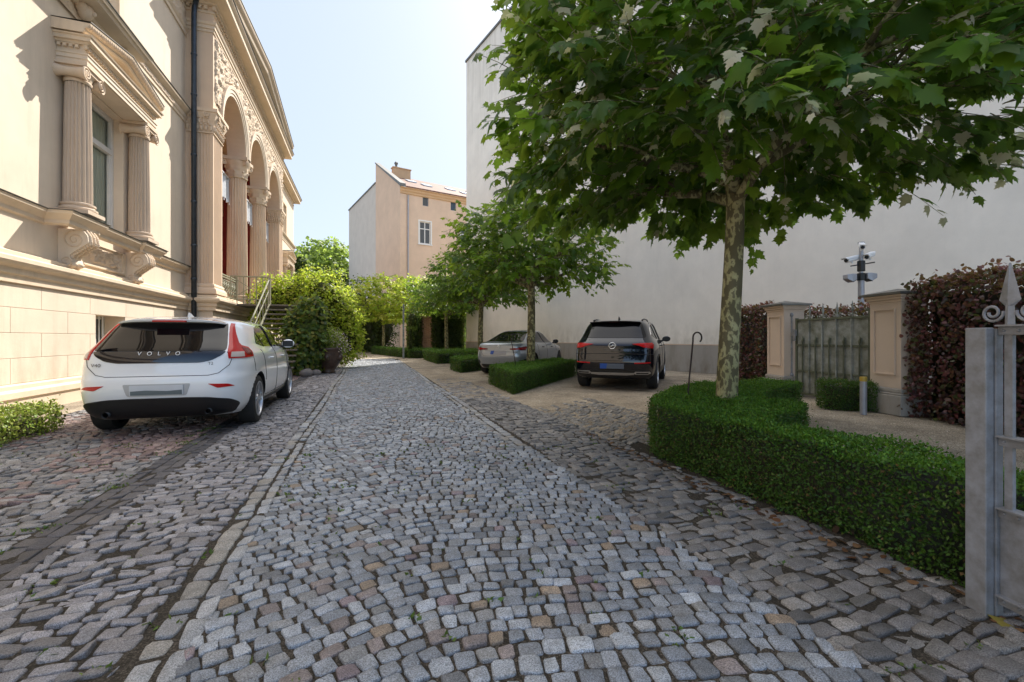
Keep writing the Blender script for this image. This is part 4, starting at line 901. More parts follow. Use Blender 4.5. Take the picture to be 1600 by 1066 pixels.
# ---------------------------------------------------------------- iron staircase up to the loggia
stc = thing('entrance_staircase', 'open tread staircase with pale green iron railings leading up to the loggia', 'staircase', (-3.4, 16, 0))
for i in range(14):
    z = .165 * (i + 1); y = 13.9 + .27 * i; MB().add(box(-3.15, -1.98, y, y + .31, z - .045, z)).build('tread', 'railtread', stc, bevel=.008)
MB().add(box(-4.42, -1.95, 17.68, 19.3, 2.28, 2.34)).build('landing', 'railtread', stc)
for x in (-3.22, -1.95):
    if x > -3: continue
    V, F = prism_x([(13.7, 0), (13.98, 0), (17.85, 2.35), (17.65, 2.35), (13.7, .16)], x, x + .05); MB().add((V, F)).build('stringer', 'railpale' if x < -3 else 'railtread', stc)
    if x > -3: continue
    b = MB(); f = lambda y: max(0, (y - 13.8) / .27 * .165)
    b.add(tube([(x, 13.7, .85), (x, 17.65, 3.18), (x, 17.9, 3.2)], .024, 6)).add(tube([(x, 13.7, .5), (x, 17.65, 2.82)], .016, 6))
    for y in np.arange(13.75, 17.8, .42): b.add(tube([(x, y, f(y)), (x, y, f(y) + .83)], .016, 6))
    b.add(box(x - .045, x + .045, 13.62, 13.72, 0, 1.0)).add(box(x - .045, x + .045, 17.68, 17.78, 2.2, 3.24)); b.build('railing', 'railpale', stc)
for x0, y0, x1, y1 in ((-4.4, 17.7, -3.22, 17.7),):
    b = MB()
    b.add(tube([(x0, y0, 3.28), (x1, y1, 3.28)], .026, 6)).add(tube([(x0, y0, 2.5), (x1, y1, 2.5)], .018, 6))
    n = 6
    for i in range(n + 1): k = i / n; b.add(tube([(x0 + (x1 - x0) * k, y0 + (y1 - y0) * k, 2.3), (x0 + (x1 - x0) * k, y0 + (y1 - y0) * k, 3.28)], .016, 6))
    b.add(tube([(x0, y0, 2.5), (x1, y1, 3.28)], .01, 5)).add(tube([(x0, y0, 3.28), (x1, y1, 2.5)], .01, 5)); b.build('landing_railing', 'railpale', stc)
# ================================================================== plants
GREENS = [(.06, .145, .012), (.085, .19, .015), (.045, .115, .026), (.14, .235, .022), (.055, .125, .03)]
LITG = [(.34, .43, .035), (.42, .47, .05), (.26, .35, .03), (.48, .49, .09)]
def plane_tree(label, loc, CR, zb, zt, nt, ls, th, tr, seed, group, tpl=PLANE, white=.0, cols=GREENS, mt='leaf', stems=True, rz=0., lean=(0, 0)):
    global RNG
    keep = RNG; RNG = np.random.default_rng(seed)
    t = thing('plane_tree', label, 'tree', loc, rz, group, True)
    k = np.linspace(0, 1, 9); tp = np.column_stack([.03 * np.sin(k * 3) + lean[0] * k, .02 * np.sin(k * 5) + lean[1] * k, k * th]); rr = tr * (1.12 - .28 * k); rr[0] *= 1.25; rr[-1] *= 1.25
    MB().add(tube(tp, rr, 14)).build('trunk', 'bark', t, True)
    top = tp[-1]; b = MB(); nl = 7; limbs = []
    for i in range(nl):
        a = 2 * pi * i / nl + RNG.uniform(-.25, .25); L = CR * RNG.uniform(.62, .85); h = RNG.uniform(.25, .95) * (zt - th) * .55; s = np.linspace(0, 1, 9)
        wob = RNG.normal(0, .06, (9, 3)) * s[:, None]
        P = top - A([0, 0, .12 + .1 * (i % 3)]) + np.column_stack([cos(a) * L * s, sin(a) * L * s, h * s ** .8 - .12 * s * (i % 2)]) + wob
        b.add(tube(P, tr * (.62 - .46 * s), 8)); limbs.append(P)
        for j in range(5):
            q = P[3 + j]; a2 = a + RNG.choice([-1, 1]) * RNG.uniform(.5, 1.1); L2 = CR * RNG.uniform(.25, .5); s2 = np.linspace(0, 1, 6)
            P2 = q + np.column_stack([cos(a2) * L2 * s2, sin(a2) * L2 * s2, RNG.uniform(-.1, .8) * s2]) + RNG.normal(0, .03, (6, 3)) * s2[:, None]; b.add(tube(P2, tr * (.22 - .15 * s2), 6)); limbs.append(P2)
    LP = np.concatenate(limbs)
    # shoots
    a = RNG.uniform(0, 2 * pi, nt); out = 1 + .05 * np.sin(a * 3 + seed) + .05 * np.sin(a * 7 + 2 * seed) + .04 * np.sin(a * 13)
    q = RNG.random(nt) ** .55; rho = CR * out * q
    hi = zt - (zt - zb - 1.35) * q ** 4.0 + .18 * np.sin(a * 5) * q; lo = zb + .30 * (1 - q) + .12 * np.sin(a * 4 + 1) * q
    w = RNG.beta(.75, .75, nt); z = lo + (hi - lo) * w
    B = np.column_stack([np.cos(a) * rho, np.sin(a) * rho, z])
    B[:, 0] += 1.6 * lean[0]; B[:, 1] += 1.6 * lean[1]; ud = np.column_stack([np.cos(a), np.sin(a), np.zeros(nt)])
    Dt = norm(ud * (.35 + q)[:, None] + A([0, 0, 1.]) * ((w - .42) * 1.1)[:, None] + rdir(nt) * .65)
    L = RNG.uniform(.28, .62, nt); L[RNG.random(nt) < .06] *= 1.35
    nlv = 7; Ps = []; Ds = []; Us = []; Ss = []; Cs = []; bc = cpick(nt, cols, None, .1)
    wh = RNG.random(nt) < white * np.where((np.sin(a) < -.1) & (w < .75), 2.6, .4)
    for i in range(nlv):
        s = (i + .6) / nlv; P = B + Dt * (L * s)[:, None]; P[:, 2] -= .18 * (s * L) ** 2
        side = norm(np.cross(Dt, A([0, 0, 1.]))) * (1 if i % 2 else -1)
        D = norm(side * (.9 - .6 * s) + Dt * (.35 + .7 * s) + A([0, 0, -.42]) + rdir(nt) * .55); U = norm(A([0, 0, 1.]) + ud * .35 + rdir(nt) * .65)
        S = ls * RNG.uniform(.42, 1.2, nt) * (1.12 - .55 * max(0, s - .5) * 2 * .8); C = np.clip(bc * (1 + RNG.normal(0, .14, (nt, 1))), .004, 1)
        C[:] += max(0, s - .6) * A([.05, .055, .0])
        if white: m = wh & (RNG.random(nt) < (.9 if s > .55 else .25)); C[m] = cpick(m.sum(), [(.56, .52, .38), (.46, .45, .32), (.62, .59, .47)], None, .12) if m.sum() else C[m]; S[m] *= .62; D[m] = norm(D[m] + rdir(m.sum()) * .8)
        Ps.append(P + D * .03); Ds.append(D); Us.append(U); Ss.append(S); Cs.append(C)
    v, f, c = leaves(np.concatenate(Ps), np.concatenate(Ds), np.concatenate(Us), np.concatenate(Ss), tpl, np.concatenate(Cs))
    mesh('crown', v, [f], mt, t, False, c)
    if stems:
        for i in range(nt):
            s = np.linspace(-.25, .95, 4); P = B[i] + Dt[i] * (L[i] * s)[:, None]; P[:, 2] -= .18 * (np.maximum(s, 0) * L[i]) ** 2
            b.add(tube(P, [.006, .005, .004, .0025], 3, False))
    b.build('branches', 'bark', t, True); RNG = keep; return t
GT = 'pollarded plane trees beside the parking bays'
plane_tree('nearest mottled plane tree rising out of the long curved box hedge', (3.76, 4.05, 0), 2.3, 2.80, 5.9, 1750, .175, 2.95, .105, 11, GT, PLANE, .22, lean=(.085, -.04))
t2 = plane_tree('plane tree rising from the clipped hedge between the black and the grey car', (4.63, 12.64, 0), 2.15, 2.85, 4.95, 1000, .165, 2.95, .12, 23, GT, PLANE_S, .02)
for q_ in t2.children:
    if q_.name.startswith('crown'):
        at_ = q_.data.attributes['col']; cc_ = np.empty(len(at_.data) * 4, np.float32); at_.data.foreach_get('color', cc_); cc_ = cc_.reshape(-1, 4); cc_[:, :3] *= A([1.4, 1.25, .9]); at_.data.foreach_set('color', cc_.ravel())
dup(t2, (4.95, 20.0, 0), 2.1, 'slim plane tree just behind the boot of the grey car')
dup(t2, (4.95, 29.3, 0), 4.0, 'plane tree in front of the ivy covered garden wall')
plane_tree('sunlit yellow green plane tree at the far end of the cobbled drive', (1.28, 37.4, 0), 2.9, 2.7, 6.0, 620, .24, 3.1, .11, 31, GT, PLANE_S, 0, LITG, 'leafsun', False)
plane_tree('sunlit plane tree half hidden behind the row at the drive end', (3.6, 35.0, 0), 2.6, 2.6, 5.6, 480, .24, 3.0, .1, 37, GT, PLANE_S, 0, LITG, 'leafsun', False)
# hedges
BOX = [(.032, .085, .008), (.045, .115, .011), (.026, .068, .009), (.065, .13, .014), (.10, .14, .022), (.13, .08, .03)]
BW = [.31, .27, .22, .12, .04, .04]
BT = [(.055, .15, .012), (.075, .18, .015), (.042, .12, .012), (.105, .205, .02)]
big = [(2.62, 1.18), (3.10, 1.15), (3.12, 2.4), (2.98, 2.72), (3.28, 2.97), (3.75, 3.13), (4.22, 3.45), (4.05, 3.75), (4.55, 4.3), (5.6, 4.85), (6.15, 5.1), (5.95, 5.5), (5.2, 5.68), (4.1, 5.25), (3.35, 4.62), (2.95, 4.25), (2.70, 3.85), (2.66, 3.0)]
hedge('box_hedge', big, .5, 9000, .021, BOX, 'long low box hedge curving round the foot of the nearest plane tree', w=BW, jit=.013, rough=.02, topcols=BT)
GH = 'clipped box hedges between the parking bays'
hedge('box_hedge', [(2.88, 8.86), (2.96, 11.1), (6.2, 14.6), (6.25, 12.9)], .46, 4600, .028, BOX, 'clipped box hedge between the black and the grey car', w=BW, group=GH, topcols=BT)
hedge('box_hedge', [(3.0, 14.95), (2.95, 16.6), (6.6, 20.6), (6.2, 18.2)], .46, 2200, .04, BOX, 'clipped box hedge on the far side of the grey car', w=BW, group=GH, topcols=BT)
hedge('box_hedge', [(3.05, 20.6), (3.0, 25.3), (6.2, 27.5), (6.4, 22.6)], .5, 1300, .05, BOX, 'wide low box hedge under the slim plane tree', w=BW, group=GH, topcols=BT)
hedge('box_hedge', [(2.35, 26.9), (2.45, 29.2), (4.4, 29.2), (3.6, 26.6)], .5, 1300, .05, BOX, 'box hedge in a patch of sun by the wooden post', w=BW, group=GH, topcols=BT)
hedge('box_hedge', [(2.2, 27.6), (.35, 35.8), (1.0, 36.2), (2.8, 28.6)], .5, 1300, .05, BOX, 'narrow box hedge edging the sandy turn at the drive end', w=BW, group=GH, topcols=BT)
hedge('box_hedge', [(7.05, 5.48), (7.55, 5.0), (7.76, 5.28), (7.32, 5.80)], .45, 5500, .026, BOX, 'small cube of box hedge in front of the iron garden gate', w=BW)
hedge('low_hedge', [(-3.72, 2.6), (-3.70, 7.25), (-4.75, 7.3), (-4.8, 2.6)], .30, 3400, .028, [(.24, .31, .04), (.16, .24, .035), (.31, .35, .06), (.15, .14, .045)], 'low sunlit hedge along the foot of the villa wall behind the white car', tpl=BROAD, jit=.03, rough=.035)
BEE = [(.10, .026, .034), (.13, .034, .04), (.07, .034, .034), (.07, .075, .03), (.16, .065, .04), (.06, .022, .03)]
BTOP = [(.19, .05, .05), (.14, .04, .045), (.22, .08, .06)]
GB = 'copper beech hedges along the garden gate'
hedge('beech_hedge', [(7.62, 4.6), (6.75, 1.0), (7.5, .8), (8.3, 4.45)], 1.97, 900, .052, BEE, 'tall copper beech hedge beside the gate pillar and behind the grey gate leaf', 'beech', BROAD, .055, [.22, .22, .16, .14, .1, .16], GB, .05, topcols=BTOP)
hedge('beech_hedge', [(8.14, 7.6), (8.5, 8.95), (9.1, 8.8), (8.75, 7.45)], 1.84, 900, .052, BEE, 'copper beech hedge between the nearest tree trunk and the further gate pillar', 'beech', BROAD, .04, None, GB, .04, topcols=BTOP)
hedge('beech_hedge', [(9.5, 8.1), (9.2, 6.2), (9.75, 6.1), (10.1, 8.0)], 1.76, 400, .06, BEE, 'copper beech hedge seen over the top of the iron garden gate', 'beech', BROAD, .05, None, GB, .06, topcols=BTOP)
# shrubs made of leaf sprays over irregular lobes
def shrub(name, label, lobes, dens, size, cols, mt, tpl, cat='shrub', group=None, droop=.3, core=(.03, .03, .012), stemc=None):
    parts = []
    for (cx, cy, cz, rx, ry, rz) in lobes:
        n = int(4 * pi * ((rx * ry + rx * rz + ry * rz) / 3) * dens); d = rdir(n); r = 1 + .16 * np.sin(d[:, 0] * 7 + cx) * np.sin(d[:, 1] * 6 + cy) + .1 * np.sin(d[:, 2] * 9) + RNG.normal(0, .09, n)
        r *= np.where(RNG.random(n) < .3, RNG.uniform(.7, 1, n), 1)
        P = A([cx, cy, cz]) + d * r[:, None] * A([rx, ry, rz]); ok = P[:, 2] > .02; P = P[ok]; d = d[ok]; n = len(P)
        D = norm(d * .6 + rdir(n) * .9 + A([0, 0, -droop])); U = norm(d * .8 + A([0, 0, .8]) + rdir(n) * .5)
        parts.append(leaves(P, D, U, size * RNG.uniform(.6, 1.25, n), tpl, cpick(n, cols)))
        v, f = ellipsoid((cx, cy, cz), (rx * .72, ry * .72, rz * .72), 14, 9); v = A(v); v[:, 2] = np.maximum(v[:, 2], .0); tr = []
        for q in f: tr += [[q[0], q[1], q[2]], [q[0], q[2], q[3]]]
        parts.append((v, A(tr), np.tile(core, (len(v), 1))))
    V, F, C = merge(parts); return tag(mesh(name, V, F, mt, None, False, C), label, cat, group)
YG = [(.34, .43, .03), (.43, .48, .04), (.25, .34, .025), (.50, .50, .09)]
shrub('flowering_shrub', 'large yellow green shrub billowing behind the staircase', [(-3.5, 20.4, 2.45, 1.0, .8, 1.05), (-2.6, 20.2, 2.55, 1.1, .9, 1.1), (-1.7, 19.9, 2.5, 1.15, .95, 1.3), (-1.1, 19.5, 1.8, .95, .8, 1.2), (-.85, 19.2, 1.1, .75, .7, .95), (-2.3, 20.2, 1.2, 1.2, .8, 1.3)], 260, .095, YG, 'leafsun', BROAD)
shrub('climbing_shrub', 'dark green broad leaved bush beside the foot of the staircase', [(-1.85, 15.9, 1.65, .5, .5, .65), (-1.8, 15.9, 1.1, .6, .55, .75), (-2.0, 15.9, .6, .6, .55, .65), (-1.62, 15.8, 1.9, .42, .42, .5), (-2.1, 15.7, 1.25, .38, .42, .6)], 240, .13, [(.09, .16, .045), (.13, .21, .05), (.22, .29, .05), (.28, .26, .06), (.075, .12, .055)], 'leaf', BROAD, droop=.7)
shrub('clipped_cone', 'dark conifer top showing beyond the yellow green shrub', [(-.6, 40., 2.6, 1.6, 1.3, 3.2), (1.2, 41.5, 2.2, 1.4, 1.2, 2.6)], 60, .16, [(.03, .05, .02), (.022, .04, .016)], 'leaf', BROAD)
# far trees beyond the garden
FT = 'trees beyond the garden'
def far_tree(label, c, R, H, n, size, cols, seed):
    global RNG
    keep = RNG; RNG = np.random.default_rng(seed); t = thing('broadleaf_tree', label, 'tree', (c[0], c[1], 0), 0, FT, True)
    MB().add(tube([(0, 0, 0), (.1, 0, H * .3), (0, .1, H * .62)], [.35, .3, .15], 8)).build('trunk', 'twig', t, True)
    k = 26; d = rdir(k); d[:, 2] = np.abs(d[:, 2]) * 1.1 - .35; cen = d * A([R * .72, R * .72, H * .30]) + A([0, 0, H * .62]); rad = R * RNG.uniform(.26, .42, k)
    parts = []
    for q, r in zip(cen, rad):
        m = n // k; e = rdir(m); P = q + e * r * RNG.uniform(.75, 1.08, (m, 1)); D = norm(e * .5 + rdir(m) + A([0, 0, -.3])); U = norm(e + A([0, 0, .7]) + rdir(m) * .4)
        parts.append(leaves(P, D, U, size * RNG.uniform(.6, 1.3, m), BROAD, cpick(m, cols) * (1 + RNG.normal(0, .08))))
    V, F, C = merge(parts); mesh('crown', V, F, 'leafsun', t, False, C); RNG = keep
far_tree('big round sunlit tree between the villa and the peach house', (-6.6, 77, 0), 6.4, 18.2, 7000, .55, [(.22, .30, .06), (.27, .34, .08), (.17, .24, .055)], 51)
far_tree('darker small tree against the end of the villa', (-8.2, 62, 0), 2.7, 12.6, 2600, .4, [(.06, .09, .03), (.08, .11, .035)], 52)
far_tree('dark tree low against the pale side wing of the peach house', (-3.4, 66, 0), 3.2, 11.5, 2600, .4, [(.035, .055, .02), (.05, .07, .025)], 53)
dh = thing('distant_house', 'distant house with a low red roof among the far trees', 'house', (-8, 92, 0))
MB().add(box(-14, 0, 88, 96, 0, 12.2)).build('wall', 'peachw', dh)
MB().add(([(-14.4, 87.6, 12.2), (.4, 87.6, 12.2), (.4, 92, 15), (-14.4, 92, 15), (-14.4, 96.4, 12.2), (.4, 96.4, 12.2)], [[0, 1, 2, 3], [3, 2, 5, 4], [0, 3, 4], [1, 5, 2]])).build('roof', 'tiles', dh)
# ================================================================== cars
def pchip(x, y):
    x = A(x, float); y = A(y, float); h = np.diff(x); d = np.diff(y) / h; m = np.zeros_like(y); m[0] = d[0]; m[-1] = d[-1]
    for i in range(1, len(y) - 1):
        if d[i - 1] * d[i] > 0: w1 = 2 * h[i] + h[i - 1]; w2 = h[i] + 2 * h[i - 1]; m[i] = (w1 + w2) / (w1 / d[i - 1] + w2 / d[i])
    def f(q):
        q = np.clip(np.asarray(q, float), x[0], x[-1]); i = np.clip(np.searchsorted(x, q) - 1, 0, len(x) - 2); t = (q - x[i]) / h[i]
        return (1 + 2 * t) * (1 - t) ** 2 * y[i] + t * (1 - t) ** 2 * h[i] * m[i] + t * t * (3 - 2 * t) * y[i + 1] + t * t * (t - 1) * h[i] * m[i + 1]
    return f
class Car:
    """body skin as plan outlines (superellipses) stacked over height; theta 0 = rear centre, 90 = side, 180 = nose"""
    def __init__(s, tab, xc, nr, nf):
        T = A(tab); s.z = T[:, 0]; s.w = pchip(T[:, 0], T[:, 1]); s.xr = pchip(T[:, 0], T[:, 2]); s.xf = pchip(T[:, 0], T[:, 3]); s.xc = xc; s.nr = nr; s.nf = nf
        s.nrf = nr if callable(nr) else (lambda z: nr + 0 * z)
    def P(s, th, z):
        th = np.asarray(th, float); z = np.asarray(z, float) + 0 * th; a = np.radians(np.abs(th)); w = s.w(z); rear = np.abs(th) <= 90
        xr, xf = s.xr(z), s.xf(z); xc = np.clip(s.xc, xr + .02, xf - .02); n = np.where(rear, s.nrf(z), s.nf); L = np.where(rear, xc - xr, xf - xc)
        x = xc - np.sign(np.cos(a)) * L * np.abs(np.cos(a)) ** (2 / n); y = np.sign(th) * w * np.abs(np.sin(a)) ** (2 / n)
        return np.stack([y, x, z], -1)
    def th_r(s, y, z): n = s.nrf(z); return np.sign(y) * np.degrees(np.arcsin(np.clip(np.abs(y) / s.w(z), 0, 1) ** (n / 2)))
    def th_s(s, x, z, side):
        xr, xf = s.xr(z), s.xf(z); xc = np.clip(s.xc, xr + .02, xf - .02)
        r = np.clip((xc - x) / (xc - xr), 0, 1); f = np.clip((x - xc) / (xf - xc), 0, 1)
        return side * np.where(x <= xc, np.degrees(np.arccos(r ** (s.nrf(z) / 2))), 180 - np.degrees(np.arccos(f ** (s.nf / 2))))
    def N(s, th, z, up=1):
        e = .6; h = .004; a = s.P(th + e, z) - s.P(th - e, z); b = s.P(th, np.minimum(z + h, s.z[-1])) - s.P(th, np.maximum(z - h, s.z[0])); n = np.cross(a, b); return norm(n)
    def body(s, name, paintm, parent, arches, zn=46):
        zz = np.unique(np.concatenate([np.linspace(s.z[0], s.z[-4], zn), s.z[-4] + (s.z[-1] - s.z[-4]) * np.linspace(0, 1, 14) ** .6])); th = np.concatenate([np.linspace(0, 180, 97), -np.linspace(180, 0, 97)[1:-1]])
        n = len(th); V = np.concatenate([s.P(th, np.full(n, z)) for z in zz]); m = len(zz)
        F = [[i * n + j, i * n + (j + 1) % n, (i + 1) * n + (j + 1) % n, (i + 1) * n + j] for i in range(m - 1) for j in range(n)] + [list(range(n))[::-1], list(range((m - 1) * n, m * n))]
        o = mesh(name, V, F, [paintm, 'black'], None, False)
        cutters = []
        for (x, z, r) in arches:
            for sd_ in (-1, 1):
                v, f = lathe([(0, .50 * sd_), (r, .50 * sd_), (r, 1.2 * sd_), (0, 1.2 * sd_)], 40, (0, x, z), 'x')
                c = mesh('cut', v, f); bm_ = c.data; cutters.append(c)
        import bmesh
        for c in cutters + [o]:
            b = bmesh.new(); b.from_mesh(c.data); bmesh.ops.remove_doubles(b, verts=b.verts, dist=1e-5); bmesh.ops.recalc_face_normals(b, faces=b.faces); b.to_mesh(c.data); b.free()
        for c in cutters:
            md = o.modifiers.new('w', 'BOOLEAN'); md.operation = 'DIFFERENCE'; md.object = c; md.solver = 'EXACT'
        dg = bpy.context.evaluated_depsgraph_get(); dg.update(); me = bpy.data.meshes.new_from_object(o.evaluated_get(dg)); o.modifiers.clear(); o.data = me
        for c in cutters: bpy.data.objects.remove(c)
        for p in me.polygons:
            c = p.center; p.use_smooth = True
            for (x, z, r) in arches:
                if (c[1] - x) ** 2 + (c[2] - z) ** 2 < (r + .006) ** 2 and abs(c[0]) < float(s.w(c[2])) - .012 : p.material_index = 1
            if c[2] < s.z[0] + .004: p.material_index = 1
        try: me.set_sharp_from_angle(angle=RAD(38))
        except Exception: pass
        o.parent = parent; return o
    def pts(s, spec, side):
        """('r',y,z)/('s',x,z) -> (theta,z)"""
        out = []
        for k, a, z in spec: out.append((float(s.th_r(a * (side if side else 1), z)) if k == 'r' else float(s.th_s(a, z, side)), z))
        return out
    def outline(s, spec, side, closed=True, step=.03):
        res = []; n = len(spec)
        for i in range(n if closed else n - 1):
            a, b = spec[i], spec[(i + 1) % n]
            if a[0] == b[0]:
                k = max(2, int(np.hypot(a[1] - b[1], a[2] - b[2]) / step))
                for j in range(k): t = j / k; res += s.pts([(a[0], a[1] + (b[1] - a[1]) * t, a[2] + (b[2] - a[2]) * t)], side)
            else:
                p, q = s.pts([a], side)[0], s.pts([b], side)[0]; k = 8
                for j in range(k): t = j / k; res.append((p[0] + (q[0] - p[0]) * t, p[1] + (q[1] - p[1]) * t))
        if not closed: res += s.pts([spec[-1]], side)
        return A(res)
    def patch(s, name, spec, m, parent, side=1, off=.005, step=.02, dens=.022, rnd=0, smooth=True):
        if rnd: spec = roundpoly(spec, rnd)
        O = s.outline(spec, side, True, step); types = {q[0] for q in spec}
        if types == {'r'}: conv = lambda T: np.column_stack([s.P(T[:, 0], T[:, 1])[:, 0], T[:, 1]]); back = lambda q: np.column_stack([s.th_r(q[:, 0], q[:, 1]), q[:, 1]])
        elif types == {'s'}: conv = lambda T: np.column_stack([s.P(T[:, 0], T[:, 1])[:, 1], T[:, 1]]); back = lambda q: np.column_stack([s.th_s(q[:, 0], q[:, 1], side), q[:, 1]])
        else: conv = lambda T: A(T) * A([.012, 1]); back = lambda q: q / A([.012, 1])
        Q = conv(O); n = len(Q); lo, hi = Q.min(0), Q.max(0)
        gx, gy = np.meshgrid(np.arange(lo[0] + dens * .7, hi[0], dens), np.arange(lo[1] + dens * .7, hi[1], dens)); g = np.column_stack([gx.ravel(), gy.ravel()])
        g = g[inpoly(Q, g[:, 0], g[:, 1])] if len(g) else g
        if len(g): g = g[np.min(np.hypot(g[:, None, 0] - Q[None, :, 0], g[:, None, 1] - Q[None, :, 1]), 1) > dens * .4]
        vs = [Vector(p) for p in np.concatenate([Q, g])] if len(g) else [Vector(p) for p in Q]
        r = delaunay_2d_cdt(vs, [(i, (i + 1) % n) for i in range(n)], [], 1, 1e-6)
        q = A([list(v) for v in r[0]]); T = back(q); nn = s.N(T[:, 0], T[:, 1]); V = s.P(T[:, 0], T[:, 1]) + nn * off
        F = [list(f) for f in r[2]]
        # skirt back into the body
        To = O; no = s.N(To[:, 0], To[:, 1]); Po = s.P(To[:, 0], To[:, 1]); k = len(V); V = np.concatenate([V, Po + no * off, Po - no * .012]); F += [[k + i, k + (i + 1) % n, k + n + (i + 1) % n, k + n + i] for i in range(n)]
        o = mesh(name, V, F, m, parent, False)
        for i, p in enumerate(o.data.polygons): p.use_smooth = i < len(r[2])
        return o
    def line(s, mb, spec, side, r=.004, off=.001, n=4):
        O = s.outline(spec, side, False, .03); return mb.add(tube(s.P(O[:, 0], O[:, 1]) + s.N(O[:, 0], O[:, 1]) * off, r, n))
    def text(s, name, body, y0, z0, h, m, parent, off=.009, sx=1., spacing=1.):
        cu = bpy.data.curves.new(name, 'FONT'); cu.body = body; cu.size = h * 1.4; cu.align_x = 'CENTER'; cu.space_character = spacing; cu.extrude = .0
        t = bpy.data.objects.new(name, cu); COL.objects.link(t); dg = bpy.context.evaluated_depsgraph_get(); dg.update()
        me = bpy.data.meshes.new_from_object(t.evaluated_get(dg)); bpy.data.objects.remove(t)
        V = A([tuple(v.co) for v in me.vertices]); F = [list(p.vertices) for p in me.polygons]
        y = y0 + V[:, 0] * sx; z = z0 + V[:, 1]; th = s.th_r(y, z); return mesh(name, s.P(th, z) + s.N(th, z) * off, F, m, parent)
def roundpoly(spec, r):
    out = []; n = len(spec)
    for i in range(n):
        a, b, c = spec[i - 1], spec[i], spec[(i + 1) % n]
        if not (a[0] == b[0] == c[0]): out.append(b); continue
        p, q, w = A(a[1:]), A(b[1:]), A(c[1:]); l1, l2 = np.linalg.norm(p - q), np.linalg.norm(w - q); k1, k2 = min(.45, r / l1), min(.45, r / l2)
        for t in np.linspace(0, 1, 6): v = (1 - t) ** 2 * (q + (p - q) * k1) + 2 * t * (1 - t) * q + t * t * (q + (w - q) * k2); out.append((b[0], v[0], v[1]))
    return out
def wheel(parent, x, y, side, R, rim, wd, dark, ns, flat=False):
    """side +1 right; x = outer face"""
    w = thing('wheel', None, None, (0, 0, 0), 0, None, True); w.parent = parent; w.location = (x, y, R)
    if 'label' in w: del w['label']
    s = side; prof = [(rim, 0 - .004), (rim + .015, 0), (R - .045, .004), (R - .012, -.012), (R, -.04), (R, -wd + .04), (R - .012, -wd + .01), (R - .05, -wd), (rim, -wd)]
    tm = MB().add(lathe([(r, q * s) for r, q in prof], 48, (0, 0, 0), 'x', rmod=lambda t, z: 1)).build('tyre', 'rubber', w, 'auto')
    b = MB().add(lathe([(rim + .004, -.006 * s), (rim + .004, .002 * s), (rim - .014, .0), (rim - .022, -.03 * s), (rim - .03, -.12 * s), (rim - .04, -wd * s * .95)], 48, (0, 0, 0), 'x'))
    b.add(lathe([(0, -.012 * s), (.055, -.014 * s), (.065, -.03 * s), (.065, -.06 * s)], 20, (0, 0, 0), 'x'))
    for i in range(ns):
        for dq in (-1, 1):
            a0 = 2 * pi * i / ns + dq * .07; a1 = 2 * pi * i / ns + dq * (.17 if not flat else .12); wd2 = .013
            V = []
            for r, a, xo in ((.05, a0, -.022), (rim - .012, a1, -.010)):
                c = A([0, r * cos(a), r * sin(a)]); tn = A([0, -sin(a), cos(a)])
                for q, dx in ((-1, 0), (1, 0), (1, -.03), (-1, -.03)): V.append(c + tn * wd2 * q * (1.3 if r < .1 else 1) + A([(xo + dx) * s, 0, 0]))
            b.add((V, [[0, 1, 5, 4], [1, 2, 6, 5], [2, 3, 7, 6], [3, 0, 4, 7], [4, 5, 6, 7]]))
    b.build('rim', 'alloydark' if dark else 'alloy', w, 'auto')
    MB().add(lathe([(0, -.075 * s), (rim * .82, -.075 * s), (rim * .82, -.10 * s), (0, -.10 * s)], 28, (0, 0, 0), 'x')).build('brake_disc', 'alloydark', w, 'auto')
    return w
def mirror_part(c, car, side, x, z, y, m):
    v, f = ellipsoid((0, 0, 0), (.105, .075, .075), 16, 10); v = A(v); v[:, 1] = np.where(v[:, 1] < 0, v[:, 1] * .45, v[:, 1]); v += A([side * y, x, z])
    o = MB().add((v, f)).build('wing_mirror', m, c, True); MB().add(tube([(side * (y - .12), x + .02, z - .05), (side * (y - .04), x + .01, z - .03)], [.028, .02], 8)).add(([(side * y - .085, x - .036, z - .05), (side * y + .085, x - .036, z - .05), (side * y + .085, x - .036, z + .05), (side * y - .085, x - .036, z + .05)], [[0, 1, 2, 3]])).build('mirror_foot', 'black', o)
def handle(c, car, x, z, m):
    for sd_ in (1, -1):
        p = car.P(car.th_s(A([x - .1, x, x + .1]), A([z, z, z]), sd_), A([z, z, z])); n = A([sd_, 0, 0]); p = p + n * A([.006, .03, .006])[:, None]
        MB().add(tube([p[0], p[0] * .5 + p[1] * .5 + n * .008, p[1], p[2] * .5 + p[1] * .5 + n * .008, p[2]], [.012, .015, .015, .015, .012], 8)).build('door_handle', m, c, True)
def place(root, v, u, ang): root.location = (v, u, 0); root.rotation_euler[2] = -ang
# ------------------------------------------------------------------ white hatchback
wc = thing('parked_car', 'white five door hatchback with tall red tail lights parked beside the villa', 'car', (0, 0, 0), 0, None, True)
V4 = Car([(.21, .80, .20, 4.16), (.30, .86, .085, 4.28), (.42, .893, .03, 4.34), (.55, .902, .0, 4.37), (.66, .905, .004, 4.37), (.74, .903, .035, 4.34), (.82, .900, .045, 4.25), (.90, .89, .055, 4.02), (.96, .872, .07, 3.70), (1.0, .848, .09, 3.36), (1.06, .818, .155, 3.08), (1.15, .785, .265, 2.86), (1.25, .745, .38, 2.62), (1.33, .695, .47, 2.42), (1.385, .615, .56, 2.20), (1.42, .49, .70, 2.02), (1.44, .34, .92, 1.85), (1.448, .19, 1.15, 1.70), (1.45, .05, 1.3, 1.55)], 2.15, 6.5, 3.8)
RX, FX, WRd = .83, 3.477, .325
V4.body('body', 'paintwhite', wc, [(RX, .325, .372), (FX, .325, .372)])
